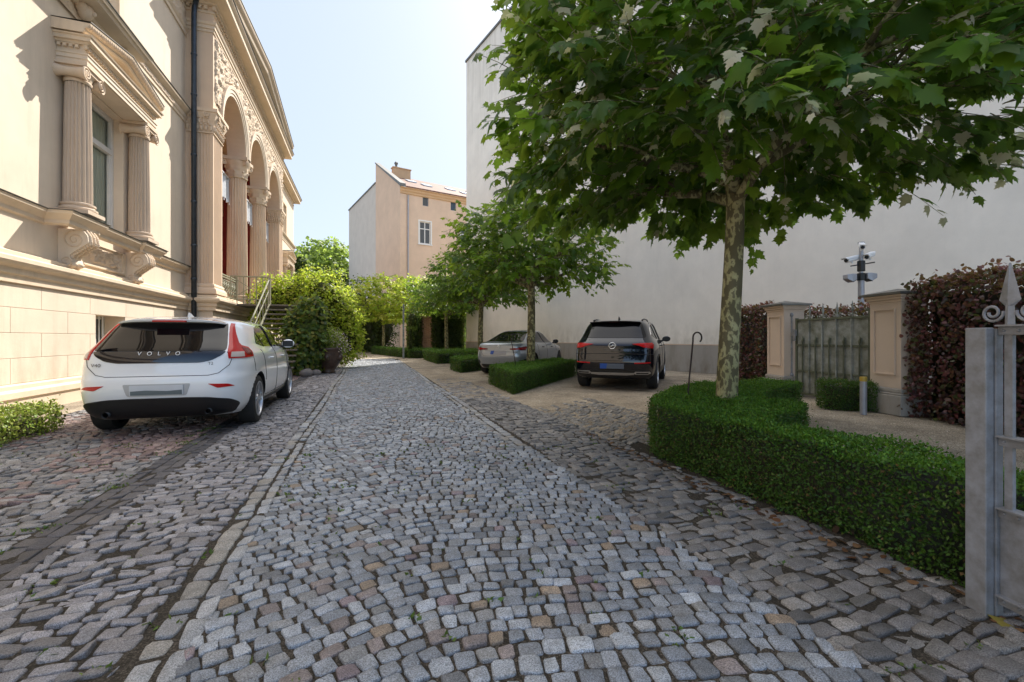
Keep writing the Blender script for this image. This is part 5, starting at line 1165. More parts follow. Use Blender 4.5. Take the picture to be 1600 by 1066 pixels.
V4.patch('rear_window', [('r', -.575, 1.35), ('r', .575, 1.35), ('r', .645, 1.08), ('r', .66, 1.0), ('r', -.66, 1.0), ('r', -.645, 1.08)], 'carglass', wc, 0, .006, rnd=.04)
V4.patch('tailgate_panel', [('r', -.665, .996), ('r', .665, .996), ('r', .62, .945), ('r', .52, .885), ('r', .40, .862), ('r', -.40, .862), ('r', -.52, .885), ('r', -.62, .945)], 'paintblack', wc, 0, .006, rnd=.03)
V4.text('lettering', 'VOLVO', 0, .950, .040, 'camwhite', wc, .016, 1.15, 2.6)
V4.text('lettering', 'V40', -.60, .825, .038, 'alloydark', wc, .010, 1.2); V4.text('lettering', 'T2', .52, .835, .034, 'alloydark', wc, .010)
for sd_ in (1, -1):
    tl = V4.patch('tail_light', [('r', .592, 1.345), ('r', .625, 1.34), ('r', .682, 1.20), ('r', .73, 1.095), ('s', .42, 1.06), ('s', .56, 1.035), ('s', .60, .985), ('s', .57, .915), ('r', .82, .905), ('r', .69, .905), ('r', .672, .985), ('r', .655, 1.09), ('r', .622, 1.21)], 'redlens', wc, sd_, .010)
    V4.patch('reversing_lens', [('r', .705, .98), ('r', .80, .98), ('r', .815, .92), ('r', .705, .92)], 'clearlens', tl, sd_, .013)
    V4.patch('dark_lens', [('s', .38, 1.035), ('s', .53, 1.02), ('s', .565, .985), ('s', .545, .94), ('s', .38, .94)], 'darkredlens', tl, sd_, .013)
    V4.patch('reflector', [('r', .50, .615), ('r', .70, .605), ('r', .76, .575), ('r', .60, .560)], 'redlens', wc, sd_, .006, rnd=.015)
    V4.patch('side_window', [('s', .98, 1.08), ('s', 1.10, 1.20), ('s', 1.30, 1.305), ('s', 1.62, 1.352), ('s', 1.95, 1.345), ('s', 2.30, 1.265), ('s', 2.62, 1.13), ('s', 2.83, 1.035), ('s', 2.6, 1.02), ('s', 1.30, 1.035)], 'carglass', wc, sd_, .004, rnd=.05)
    b = MB(); 
    for sp in ([('s', 1.83, 1.345), ('s', 1.95, 1.02)], [('s', 1.18, 1.245), ('s', 1.38, 1.035)]): V4.line(b, sp, sd_, .022 if sp[0][1] > 1.5 else .012, .0)
    b.build('window_pillar', 'black', wc)
    b = MB()
    for sp in ([('s', 1.95, 1.02), ('s', 2.03, .75), ('s', 2.03, .36), ('s', 2.0, .27)], [('s', 2.88, 1.02), ('s', 3.02, .85), ('s', 3.05, .6)], [('s', 1.08, 1.0), ('s', 1.15, .8), ('s', 1.22, .55)], [('s', .58, .91), ('s', .62, .72)], [('s', 1.25, .33), ('s', 3.05, .33)]): V4.line(b, sp, sd_)
    b.build('panel_gap', 'dark', wc)
    mirror_part(wc, V4, sd_, 2.72, 1.06, .965, 'paintwhite')
    V4.patch('sill_trim', [('s', 1.22, .30), ('s', 3.08, .30), ('s', 3.08, .235), ('s', 1.22, .235)], 'black', wc, sd_, .008)
    for y in (RX, FX): wheel(wc, sd_ * .885, y, sd_, WRd, .235, .215, False, 5)
    MB().add(lathe([(.028, .03), (.033, .0), (.033, .12)], 14, (sd_ * .50, .02, .285), 'y')).build('exhaust', 'black', wc, True)
for x in (1.62, 2.55): handle(wc, V4, x, .865, 'paintwhite')
b = MB()
V4.line(b, [('r', -.665, .99), ('r', -.72, .90), ('r', -.70, .83), ('r', -.60, .735), ('r', -.5, .712), ('r', .5, .712), ('r', .60, .735), ('r', .70, .83), ('r', .72, .90), ('r', .665, .99)], 0); b.build('tailgate_gap', 'dark', wc)
V4.patch('lower_bumper', [('r', -.79, .36), ('r', -.72, .42), ('r', -.5, .455), ('r', -.3, .462), ('r', .3, .462), ('r', .5, .455), ('r', .72, .42), ('r', .79, .36), ('r', .72, .25), ('r', .5, .225), ('r', -.5, .225), ('r', -.72, .25)], 'black', wc, 0, .012, rnd=.04)
pr_ = V4.patch('plate_recess', [('r', -.33, .625), ('r', .33, .625), ('r', .29, .49), ('r', -.29, .49)], mat('recess_shadow_paint', (.42, .42, .42), .4), wc, 0, .004, rnd=.02)
V4.patch('number_plate', [('r', -.26, .61), ('r', .26, .61), ('r', .26, .50), ('r', -.26, .50)], 'plate', pr_, 0, .016)
V4.patch('plate_blank', [('r', -.25, .548), ('r', -.1, .556), ('r', .1, .545), ('r', .25, .556), ('r', .25, .505), ('r', -.25, .505)], mat('plate_cover', (.12, .15, .16), .3), pr_, 0, .018)
V = []; 
for k in range(17):
    y = -.57 + 1.14 * k / 16; q = (y / .57) ** 4; V += [(y, .62, 1.412 - .06 * q), (y, .375 + .09 * q, 1.388 - .045 * q), (y, .39 + .09 * q, 1.356 - .03 * q), (y, .56, 1.33)]
F = [[4 * i + j, 4 * i + 4 + j, 4 * i + 5 + j, 4 * i + 1 + j] for i in range(16) for j in range(3)] + [[0, 1, 2, 3], [67, 66, 65, 64]]
spo = MB().add((V, F)).build('spoiler', 'paintwhite', wc, 'auto', bevel=.006); MB().add(box(-.17, .17, .330, .40, 1.352, 1.37)).build('brake_light', 'redlens', spo)
wp = [(.0, .20, 1.03), (.02, .185, 1.035), (.33, .225, 1.055)]; MB().add(tube(wp, [.02, .014, .006], 6)).add(ellipsoid((0, .16, 1.03), (.07, .03, .025), 10, 6)).build('rear_wiper', 'black', wc)
MB().add(([(-.018, 1.0, 1.44), (.018, 1.0, 1.44), (.018, 1.16, 1.445), (-.018, 1.16, 1.445), (0, .98, 1.50), (0, 1.05, 1.50)], [[0, 1, 4], [1, 2, 5, 4], [2, 3, 5], [3, 0, 4, 5]])).build('roof_aerial', 'camwhite', wc)
place(wc, -2.29, 6.23, 0)
# ------------------------------------------------------------------ black SUV
bc_ = thing('parked_car', 'glossy black SUV with silver rear skid trim parked nose towards the firewall', 'car', (0, 0, 0), 0, None, True)
SU = Car([(.26, .84, .18, 4.28), (.36, .90, .07, 4.38), (.50, .925, .02, 4.44), (.62, .93, .0, 4.47), (.75, .93, .02, 4.47), (.86, .928, .045, 4.44), (.95, .922, .06, 4.36), (1.02, .91, .085, 4.1), (1.08, .885, .13, 3.6), (1.14, .85, .185, 3.28), (1.25, .80, .275, 3.02), (1.38, .75, .38, 2.74), (1.48, .70, .47, 2.52), (1.55, .63, .60, 2.28), (1.59, .50, .85, 2.0), (1.605, .30, 1.15, 1.8), (1.61, .06, 1.4, 1.6)], 2.2, 7., 4.)
RX, FX = .87, 3.545
SU.body('body', 'paintblack', bc_, [(RX, .36, .42), (FX, .36, .42)])
SU.patch('rear_window', [('r', -.58, 1.50), ('r', .58, 1.50), ('r', .70, 1.20), ('r', .68, 1.165), ('r', -.68, 1.165), ('r', -.70, 1.20)], 'carglass', bc_, 0, .006, rnd=.05)
b = MB().add(box(-.18, .18, .40, .46, 1.52, 1.535)); b.build('brake_light', 'darkredlens', bc_)
for sd_ in (1, -1):
    SU.patch('tail_light', [('r', .42, 1.025), ('r', .62, 1.045), ('r', .80, 1.05), ('s', .30, 1.06), ('s', .36, 1.01), ('s', .28, .945), ('r', .84, .93), ('r', .66, .955), ('r', .58, .99)], M['redlens'], bc_, sd_, .010)
    SU.patch('reflector', [('r', .48, .625), ('r', .80, .64), ('r', .80, .615), ('r', .48, .60)], 'redlens', bc_, sd_, .007)
    SU.patch('side_window', [('s', .62, 1.22), ('s', .82, 1.38), ('s', 1.2, 1.50), ('s', 1.8, 1.525), ('s', 2.2, 1.49), ('s', 2.65, 1.33), ('s', 3.0, 1.16), ('s', 2.6, 1.125), ('s', 1.0, 1.15)], 'carglass', bc_, sd_, .004, rnd=.05)
    b = MB()
    for sp in ([('s', 1.95, 1.51), ('s', 2.0, 1.13)], [('s', 1.12, 1.47), ('s', 1.25, 1.15)]): SU.line(b, sp, sd_, .022, .0)
    b.build('window_pillar', 'black', bc_)
    b = MB(); SU.line(b, [('s', .62, 1.235), ('s', .82, 1.40), ('s', 1.2, 1.522), ('s', 1.8, 1.548), ('s', 2.2, 1.51)], sd_, .009, .004); b.build('roof_chrome', 'chrome', bc_)
    b = MB()
    for sp in ([('s', 2.0, 1.12), ('s', 2.05, .8), ('s', 2.05, .42)], [('s', 3.0, 1.1), ('s', 3.08, .8)], [('s', 1.1, 1.1), ('s', 1.22, .85), ('s', 1.32, .6)]): SU.line(b, sp, sd_)
    b.build('panel_gap', 'dark', bc_)
    b = MB()
    for xx in (RX, FX):
        t = np.linspace(-.25, pi + .25, 24); sp = [('s', xx + .425 * cos(a), .36 + .425 * sin(a)) for a in t if .36 + .425 * sin(a) > .27]; SU.line(b, sp, sd_, .022, -.004, 6)
    b.build('arch_trim', 'black', bc_)
    SU.patch('sill_trim', [('s', 1.34, .44), ('s', 3.08, .44), ('s', 3.08, .29), ('s', 1.34, .29)], 'black', bc_, sd_, .012)
    mirror_part(bc_, SU, sd_, 2.85, 1.14, .985, 'paintblack')
    for y in (RX, FX): wheel(bc_, sd_ * .905, y, sd_, .36, .24, .235, False, 5)
    MB().add(tube([(sd_ * .56, .8, 1.575), (sd_ * .57, 1.2, 1.612), (sd_ * .57, 1.9, 1.612), (sd_ * .56, 2.2, 1.57)], .016, 6)).build('roof_rail', 'black', bc_, True)
    SU.patch('exhaust_trim', [('r', .46, .40), ('r', .50, .435), ('r', .78, .435), ('r', .80, .40), ('r', .74, .375), ('r', .50, .375)], 'alloy', bc_, sd_, .018)
    SU.patch('exhaust_slot', [('r', .51, .415), ('r', .76, .415), ('r', .74, .390), ('r', .52, .390)], 'dark', bc_, sd_, .021)
for x in (1.7, 2.62): handle(bc_, SU, x, .98, 'paintblack')
SU.patch('lower_bumper', [('r', -.82, .46), ('r', .82, .46), ('r', .80, .29), ('r', -.80, .29)], 'black', bc_, 0, .010, rnd=.04)
SU.patch('skid_trim', [('r', -.47, .405), ('r', .47, .405), ('r', .47, .368), ('r', .3, .352), ('r', -.3, .352), ('r', -.47, .368)], 'alloy', bc_, 0, .018)
em = SU.th_r(0., 1.0); p = SU.P(0., .985); n_ = A([0, -1., .25]); n_ /= np.linalg.norm(n_)
s1, s2 = A([1., 0, 0]), np.cross(n_, A([1., 0, 0])); cc = p + n_ * .02
b = MB().add(tube([cc + .07 * (cos(t) * s1 + sin(t) * s2) for t in np.linspace(0, 2 * pi, 33)], .009, 6)).add(tube([cc - .10 * s1 - .012 * s2, cc - .01 * s1 - .012 * s2, cc + .01 * s1 + .012 * s2, cc + .10 * s1 + .012 * s2], [.004, .009, .009, .004], 6)); b.build('emblem', 'chrome', bc_, True)
SU.text('lettering', 'GRANDLAND X', 0, .885, .026, 'alloydark', bc_, .007, 1.1, 1.7)
np_ = SU.patch('number_plate', [('r', -.26, .60), ('r', .26, .60), ('r', .26, .49), ('r', -.26, .49)], mat('dim_plate', (.10, .12, .16), .3), bc_, 0, .012); SU.patch('plate_band', [('r', -.26, .60), ('r', -.10, .60), ('r', -.12, .49), ('r', -.26, .49)], 'blue', np_, 0, .014)
b = MB(); SU.line(b, [('r', -.80, .94), ('r', -.70, .70), ('r', -.55, .665), ('r', .55, .665), ('r', .70, .70), ('r', .80, .94)], 0); SU.line(b, [('r', -.86, .80), ('r', -.4, .815), ('r', .4, .815), ('r', .86, .80)], 0, .006); b.build('tailgate_gap', 'dark', bc_)
V = []
for k in range(13): y = -.57 + 1.14 * k / 12; V += [(y, .66, 1.575 - .03 * (y / .62) ** 2), (y, .36 + .06 * (y / .62) ** 2, 1.552 - .03 * (y / .62) ** 2), (y, .37 + .06 * (y / .62) ** 2, 1.525 - .03 * (y / .62) ** 2), (y, .6, 1.50)]
MB().add((V, [[4 * i + j, 4 * i + 4 + j, 4 * i + 5 + j, 4 * i + 1 + j] for i in range(12) for j in range(3)] + [[0, 1, 2, 3], [51, 50, 49, 48]])).build('spoiler', 'paintblack', bc_, 'auto', bevel=.006)
MB().add(([(-.02, 1.05, 1.6), (.02, 1.05, 1.6), (.02, 1.2, 1.605), (-.02, 1.2, 1.605), (0, 1.0, 1.68), (0, 1.06, 1.68)], [[0, 1, 4], [1, 2, 5, 4], [2, 3, 5], [3, 0, 4, 5]])).build('roof_aerial', 'black', bc_)
ANG = RAD(39.5); hd = A([sin(ANG), cos(ANG)]); ra = A([5.68, 9.50]); place(bc_, *(ra - hd * .87), ANG)
# ------------------------------------------------------------------ grey four door coupe
gc = thing('parked_car', 'grey blue fastback saloon parked behind the clipped hedge with the tree', 'car', (0, 0, 0), 0, None, True)
BM = Car([(.20, .82, .22, 4.55), (.30, .88, .09, 4.70), (.45, .915, .03, 4.77), (.58, .925, .0, 4.78), (.68, .925, .012, 4.76), (.78, .920, .05, 4.66), (.86, .912, .055, 4.45), (.93, .895, .07, 4.0), (.985, .86, .11, 3.55), (1.02, .825, .26, 3.36), (1.05, .795, .46, 3.26), (1.12, .745, .70, 3.08), (1.22, .69, 1.0, 2.86), (1.32, .63, 1.30, 2.62), (1.39, .555, 1.6, 2.40), (1.43, .42, 1.85, 2.24), (1.445, .22, 2.0, 2.14), (1.45, .05, 2.04, 2.1)], 2.4, 6., 4.)
RX, FX = .87, 3.726
BM.body('body', 'paintgrey', gc, [(RX, .335, .375), (FX, .335, .375)])
BM.patch('rear_window', [('r', -.44, 1.385), ('r', .44, 1.385), ('r', .60, 1.10), ('r', .62, 1.05), ('r', -.62, 1.05), ('r', -.60, 1.10)], 'carglass', gc, 0, .006, rnd=.04, )
for sd_ in (1, -1):
    BM.patch('tail_light', [('r', .38, .835), ('r', .62, .86), ('r', .80, .90), ('s', .34, .905), ('s', .40, .87), ('s', .30, .81), ('r', .82, .78), ('r', .60, .785), ('r', .38, .80)], 'darkredlens', gc, sd_, .010)
    BM.patch('light_strip', [('r', .45, .825), ('r', .82, .845), ('r', .82, .828), ('r', .45, .81)], 'redlens', gc, sd_, .013)
    BM.patch('side_window', [('s', 1.12, 1.09), ('s', 1.35, 1.25), ('s', 1.75, 1.355), ('s', 2.2, 1.38), ('s', 2.6, 1.29), ('s', 3.0, 1.10), ('s', 3.12, 1.02), ('s', 2.6, 1.0), ('s', 1.3, 1.02)], 'carglass', gc, sd_, .004, rnd=.04)
    b = MB(); BM.line(b, [('s', 2.02, 1.37), ('s', 2.12, 1.01)], sd_, .022, 0); b.build('window_pillar', 'black', gc)
    b = MB()
    for sp in ([('s', 2.12, 1.0), ('s', 2.2, .7), ('s', 2.18, .3)], [('s', 3.15, 1.0), ('s', 3.28, .7)], [('s', 1.2, 1.0), ('s', 1.32, .6)]): BM.line(b, sp, sd_)
    b.build('panel_gap', 'dark', gc)
    mirror_part(gc, BM, sd_, 2.95, 1.05, .99, 'paintblack')
    BM.patch('bumper_vent', [('r', .68, .46), ('r', .84, .52), ('s', .35, .50), ('s', .33, .36), ('r', .80, .34), ('r', .66, .38)], 'black', gc, sd_, .008)
    for y in (RX, FX): wheel(gc, sd_ * .905, y, sd_, .335, .235, .23, True, 5)
for x in (1.75, 2.72): handle(gc, BM, x, .87, 'black')
BM.patch('lower_bumper', [('r', -.62, .34), ('r', .62, .34), ('r', .60, .23), ('r', -.60, .23)], 'black', gc, 0, .010, rnd=.03)
BM.patch('number_plate', [('r', -.26, .76), ('r', .26, .76), ('r', .26, .65), ('r', -.26, .65)], mat('dull_plate', (.34, .33, .35), .35), gc, 0, .012)
BM.patch('plate_band', [('r', -.26, .76), ('r', -.14, .76), ('r', -.16, .65), ('r', -.26, .65)], 'blue', gc, 0, .014)
p = BM.P(0., .90) + A([0, -.012, .004]); MB().add(lathe([(0, -.012), (.03, -.012), (.041, -.004), (.041, .01)], 24, tuple(p), 'y')).build('emblem', 'camwhite', gc, 'auto')
b = MB(); BM.line(b, [('r', -.70, .94), ('r', -.66, .78), ('r', -.5, .60), ('r', .5, .60), ('r', .66, .78), ('r', .70, .94)], 0); b.build('tailgate_gap', 'dark', gc)
ANG = RAD(40); hd = A([sin(ANG), cos(ANG)]); place(gc, 3.93, 13.7, ANG)
# ================================================================== garden walls, gates, mast and small things
kb = NT('old_brickwork'); bt = kb.n('ShaderNodeTexBrick', Scale=1.); bt.inputs['Brick Width'].default_value = .25; bt.inputs['Row Height'].default_value = .075; bt.inputs['Mortar Size'].default_value = .008
for i_, c_ in (('Color1', (.26, .12, .07)), ('Color2', (.34, .19, .11)), ('Mortar', (.30, .26, .20))): bt.inputs[i_].default_value = (*c_, 1)
mp = kb.coord(); mp.inputs['Rotation'].default_value = (RAD(90), 0, 0); kb.l(mp, 'Vector', bt, 'Vector'); n_ = kb.noise(2., 5); r_ = kb.ramp(n_, 'Fac', [(.3, (.55, .55, .5)), (.65, (1.1, 1.1, 1.1))]); kb.base(kb.mix((bt, 'Color'), (r_, 'Color'), .8, 'MULTIPLY')); kb.b.inputs['Roughness'].default_value = .85; kb.bump(bt, 'Fac', -.5, .01); M['brick'] = kb.m
gw = thing('garden_wall', 'old brick garden wall with a pier closing the yard at the end of the firewall', 'wall', (4.6, 30.6, 0))
g0, g1 = A([6.35, 30.5]), A([2.7, 32.0]); e_ = norm(g1 - g0); p_ = A([e_[1], -e_[0]])
MB().add(obox((g0 + g1) / 2, e_, p_, 1.97, .15, 0, 2.35)).build('wall', 'brick', gw)
MB().add(obox(g0 + e_ * 2.5, e_, p_, .36, .26, 0, 2.55)).add(obox(g0 + e_ * 2.5, e_, p_, .42, .32, 2.552, 2.65)).build('pier', 'brick', gw)
IVY = [(.03, .06, .018), (.022, .045, .016), (.045, .08, .02)]
def ivyblock(label, c, hx, hy, h, n=320, ux=e_, uy=p_):
    P = [tuple(c + sx * hx * ux + sy * hy * uy) for sx, sy in ((-1, -1), (1, -1), (1, 1), (-1, 1))]
    hedge('ivy', P, h, n, .08, IVY, label, 'leaf', BROAD, .06, rough=.06, cat='ivy', topcols=[(.10, .15, .03), (.07, .11, .025)])
ivyblock('dark ivy covering the garden wall next to the firewall corner', g0 + e_ * 1.0, 1.1, .52, 2.75, 560)
ivyblock('narrow column of dark ivy on the far side of the brick pier', g0 + e_ * 3.35, .48, .50, 2.65, 560)
g2 = thing('garden_wall', 'shaded brick wall with a dark archway past the urn', 'wall', (-.8, 43, 0))
MB().add(box(-3.2, -1.9, 43, 43.4, 0, 3.4)).add(box(-1.0, .9, 43, 43.4, 0, 3.4)).add(box(-1.9, -1.0, 43, 43.4, 2.3, 3.4)).build('wall', 'brick', g2)
MB().add(box(-1.95, -.95, 43.3, 43.38, 0, 2.32)).build('archway', 'dark', g2)
ivyblock('mass of dark ivy over the shaded brick wall', A([.55, 42.7]), 1.05, .6, 3.3, 420, A([1., 0]), A([0, 1.]))
pw = MB().add(box(1.98, 2.08, 26.55, 26.65, 0, 3.1)).build('wooden_post', 'ironold', None, bevel=.01); tag(pw, 'slim grey wooden post standing at the corner of the sunlit hedge', 'post')
shrub('climbing_plant', 'thin climbing plant trained up beside the grey wooden post', [(2.45, 27.2, 1.0, .22, .2, .9), (2.6, 27.3, 2.2, .4, .35, .6)], 130, .08, [(.10, .15, .03), (.06, .10, .025)], 'leafsun', BROAD, 'climber')
# urn with flowers
ur = thing('flower_urn', 'dark brown carved urn overflowing with pale pink flowers by the dark bush', 'urn', (-1.2, 16.3, 0))
prof = [(.0, 0), (.22, 0), (.24, .05), (.2, .09), (.28, .2), (.40, .42), (.45, .62), (.43, .74), (.47, .78), (.48, .84), (.42, .85), (.38, .78), (0, .76)]
kc = mat('glazed_brown_pot', (.085, .05, .035), .35, var=.5, vs=7, bump=.4, bs=12, bd=.03)
MB().add(lathe(prof, 32, (-1.2, 16.3, 0), rmod=lambda t, z: 1 + (.03 * cos(10 * t) if .2 < z < .6 else 0))).build('pot', kc, ur, True)
b = MB()
for a in (3.6, 4.7, 5.8): c = (-1.2 + cos(a) * .42, 16.3 + sin(a) * .42, .52); b.add(ellipsoid(c, (.09, .09, .12), 10, 7)).add(ellipsoid((c[0] + cos(a) * .06, c[1] + sin(a) * .06, c[2]), (.03, .03, .05), 6, 5))
b.build('carved_face', kc, ur, True)
q = []
for (cx, cy, cz, r, cols, n, s) in ((-1.12, 16.35, 1.1, .42, [(.22, .29, .06), (.28, .33, .09)], 900, .06), (-.92, 16.35, .88, .34, [(.25, .30, .07), (.19, .26, .05)], 600, .055), (-.92, 16.3, 1.0, .44, [(.75, .55, .62), (.65, .42, .58), (.8, .7, .7)], 420, .04)):
    d = rdir(n); P = A([cx, cy, cz]) + d * r * RNG.uniform(.6, 1.1, (n, 1)); P[:, 2] -= .25 * np.maximum(0, P[:, 0] + .9); q.append(leaves(P, norm(d + rdir(n)), norm(d + A([0, 0, .6])), s * RNG.uniform(.6, 1.2, n), BROAD, cpick(n, cols)))
V, F, C = merge(q); mesh('flowers', V, F, 'leafsun', ur, False, C)
# stones at the foot of the dark bush
for i, (x, y, r, lb) in enumerate(((-1.75, 15.15, .2, 'grey boulder at the foot of the dark bush'), (-1.5, 15.4, .16, 'small rounded boulder between the dark bush and the urn'))):
    v, f = ellipsoid((0, 0, 0), (r, r * .85, r * .7), 16, 10); v = A(v); v *= (1 + .12 * np.sin(v[:, :1] * 14) * np.cos(v[:, 1:2] * 11 + i)); v += A([x, y, r * .45]); tag(mesh('boulder', v, f, mat('boulder_stone', (.20, .18, .17), .8, var=.3), None, True), lb, 'boulder')
# ---------------------------------------------------------------- gate pillars, garden gate
G = norm(A([.256, .967])); GP = A([G[1], -G[0]])
def pillar(corner, sgn, label):
    c = A(corner) + G * sgn * .275 + GP * .21; t = thing('gate_pillar', label, 'pillar', (c[0], c[1], 0), 0, 'peach gate pillars beside the garden gate')
    hx, hy = .275, .21; ob = lambda a, z0, z1: obox(c, G, GP, hx + a, hy + a, z0, z1)
    MB().add(ob(0, .40, 1.72)).build('shaft', 'pillar', t, bevel=.004)
    MB().add(ob(.07, 0, .30)).add(ob(.05, .302, .33)).build('foot', 'whitelow', t, bevel=.01)
    MB().add(ob(.03, .332, .399)).build('base', 'whitelow', t, bevel=.015)
    MB().add(ob(.012, 1.70, 1.735)).add(ob(.035, 1.737, 1.775)).add(ob(.06, 1.777, 1.81)).build('cap', 'pillar', t, bevel=.006)
    V, F = ob(.10, 1.812, 1.845); V = [list(v) for v in V]; apx = [*c, 1.92]; V.append(apx); F = F[:1] + F[2:] + [[4, 5, 8], [5, 6, 8], [6, 7, 8], [7, 4, 8]]; MB().add((V, F)).build('coping', 'zinc', t)
    fr = MB(); f0 = c - GP * (hy + .012)
    for a, b_, z0, z1 in ((-.19, .19, .60, .615), (-.19, .19, 1.585, 1.6), (-.19, -.175, .615, 1.585), (.175, .19, .615, 1.585)): fr.add(obox(f0 + G * (a + b_) / 2, G, GP, (b_ - a) / 2, .0118, z0, z1))
    fr.build('panel_moulding', 'pillar', t)
    return t
pillar((7.95, 7.0), 1, 'further peach gate pillar next to the hinge of the iron garden gate')
pillar((7.70, 5.2), -1, 'nearer peach gate pillar against the tall copper beech hedge')
ga, gb = A([8.13, 6.93]), A([7.87, 5.27]); gu = norm(gb - ga); gn = A([-gu[1], gu[0]]); 
if gn[0] > 0: gn = -gn       # towards the drive
GL = np.linalg.norm(gb - ga); gt = thing('garden_gate', 'weathered grey sheet iron garden gate with spiked top between the two pillars', 'gate', (ga[0], ga[1], 0))
gpnt = lambda s, o, z: (*(ga + gu * s + gn * o), z)
gbx = lambda s0, s1, o0, o1, z0, z1: obox(ga + gu * (s0 + s1) / 2 + gn * (o0 + o1) / 2, gu, gn, (s1 - s0) / 2, (o1 - o0) / 2, z0, z1)
MB().add(gbx(.1, GL - .06, -.006, 0, .05, 1.50)).build('sheet_panel', 'ironold', gt)
f = MB().add(gbx(.06, .10, -.025, .025, .04, 1.55)).add(gbx(GL - .06, GL - .02, -.025, .03, .04, 1.62)).add(lathe([(.0, -.02), (.035, -.02), (.035, .03), (0, .03)], 10, (0, 0, 0)) if False else gbx(GL - .11, GL - .02, -.025, .03, 1.6, 1.65))
for z in (.09, .52, 1.02, 1.51): f.add(gbx(.101, GL - .061, .001, .022, z - .02, z + .02))
f.build('frame', 'irongreen', gt, bevel=.004)
for i in range(9):
    s = .1 + (GL - .16) * (i + 1) / 10; full = i % 2 == 1; z1 = 1.49 if full else 1.04
    b = MB().add(gbx(s - .011, s + .011, .0225, .04, .11, z1))
    if full:
        b.add(tube([gpnt(s, .01, 1.53), gpnt(s, .01, 1.60), gpnt(s, .01, 1.66), gpnt(s, .01, 1.80)], [.012, .012, .024, .002], 6))
        for q in (-1, 1): b.add(tube(spiral(gpnt(s + q * .055, .01, 1.575), (gu[0] * q, gu[1] * q, 0), (0, 0, 1), .04, .01, 1.4, 16, pi), .007, 4))
    else: b.add(tube([gpnt(s, .03, 1.04), gpnt(s, .03, 1.10), gpnt(s + .018, .03, 1.15), gpnt(s - .005, .03, 1.20)], [.012, .022, .018, .002], 6))
    b.build('bar', 'ironold' if full else 'irongreen', gt)
b = MB().add(tube([gpnt(-.03, .03, .45), gpnt(-.03, .03, 1.58)], .022, 8)).add(ellipsoid(gpnt(-.03, .03, 1.62), (.04, .04, .05), 8, 6)).add(ellipsoid(gpnt(-.03, .03, .42), (.04, .04, .05), 8, 6)).add(gbx(-.01, .11, .026, .045, 1.20, 1.33)).add(gbx(.05, .11, .046, .07, 1.10, 1.30))
b.build('hinge_and_lock', 'iron', gt, bevel=.004)
# ---------------------------------------------------------------- bollard, crook rods
bo = thing('bollard', 'pale grey pipe bollard with a yellow top ring beside the small hedge cube', 'bollard', (7.16, 4.93, 0))
MB().add(lathe([(.045, 0), (.045, .5), (.0, .5)], 20, (7.16, 4.93, 0))).build('post', 'galv', bo, 'auto')
MB().add(lathe([(.0, .5015), (.046, .5015), (.047, .51), (.047, .555), (.044, .57), (0, .572)], 20, (7.16, 4.93, 0))).build('cap', mat('yellow_cap', (.5, .33, .05), .5, var=.2), bo, 'auto')
def rod(x, y, h, lean, label, z0=0.):
    P = [(x, y, z0), (x + lean * .5, y, z0 + h * .5), (x + lean, y, z0 + h - .1)]; r = .06
    for a in np.linspace(pi, -.9, 12): P.append((x + lean + r + r * cos(a), y, z0 + h - .06 + r * sin(a)))
    o = MB().add(tube(P, .009, 6)).build('garden_crook', 'rust', None, True); tag(o, label, 'crook rod', 'rusty crook rods stuck in the hedges')
rod(3.42, 4.30, 1.22, .12, 'rusty crook rod stuck in the long hedge left of the nearest trunk')
rod(3.62, 10.75, 1.25, -.2, 'thin leaning crook rod in the hedge before the grey car, further from the trunk')
rod(4.0, 11.05, 1.2, -.05, 'thin upright crook rod in the hedge before the grey car, nearer the trunk')
# ---------------------------------------------------------------- camera mast
mx_, my_ = 9.84, 6.82
ms = thing('camera_mast', 'grey mast carrying white security cameras behind the garden gate', 'camera mast', (mx_, my_, 0))
MB().add(lathe([(.062, 0), (.058, 2.45), (.04, 2.46), (.04, 3.12)], 16, (mx_, my_, 0))).add(lathe([(.06, 3.12), (.06, 3.16), (0, 3.165)], 16, (mx_, my_, 0))).build('post', 'galv', ms, 'auto')
R_ = A([.9522, -.3054, 0]); F_ = A([.3054, .9522, 0])   # picture right / away
mp_ = lambda r, f, z: A([mx_, my_, 0]) + R_ * r + F_ * f + A([0, 0, z])
MB().add(tube([mp_(-.22, 0, 2.66), mp_(.28, .0, 2.74)], .014, 6)).add(lathe([(.062, 2.55), (.07, 2.56), (.07, 2.76), (.062, 2.77)], 12, (mx_, my_, 0))).add(lathe([(.072, 2.36), (.075, 2.37), (.075, 2.5), (.072, 2.51)], 12, (mx_, my_, 0))).add(tube([mp_(-.08, 0, 2.42), mp_(-.2, -.05, 2.48)], .014, 6)).build('bracket', 'black', ms)
def cctv(base, d, up=.0, L=.34):
    d = norm(A(d, float)); s = norm(np.cross(d, A([0, 0, 1.]))); u = np.cross(s, d); c = A(base)
    V = []; sec = [(-.5, .045), (.5, .052)]
    for k, w in sec:
        for j in range(12): a = 2 * pi * j / 12; V.append(c + d * L * k + s * w * cos(a) + u * w * sin(a))
    F = [[j, (j + 1) % 12, 12 + (j + 1) % 12, 12 + j] for j in range(12)] + [list(range(12)), list(range(12, 24))]
    o = MB().add((V, F)); 
    V = [c + d * L * k + s * w * q + u * h for k, w in ((-.52, .05), (.68, .06)) for q, h in ((-1, .03), (-.8, .062), (.8, .062), (1, .03))]
    o.add((V, [[0, 1, 5, 4], [1, 2, 6, 5], [2, 3, 7, 6]])).add(tube([c - u * .04, c - u * .09], .02, 6))
    q = o.build('security_camera', 'camwhite', ms, 'auto'); MB().add(ellipsoid(c + d * L * .51, (.036, .036, .036), 10, 6)).build('lens', 'black', q)
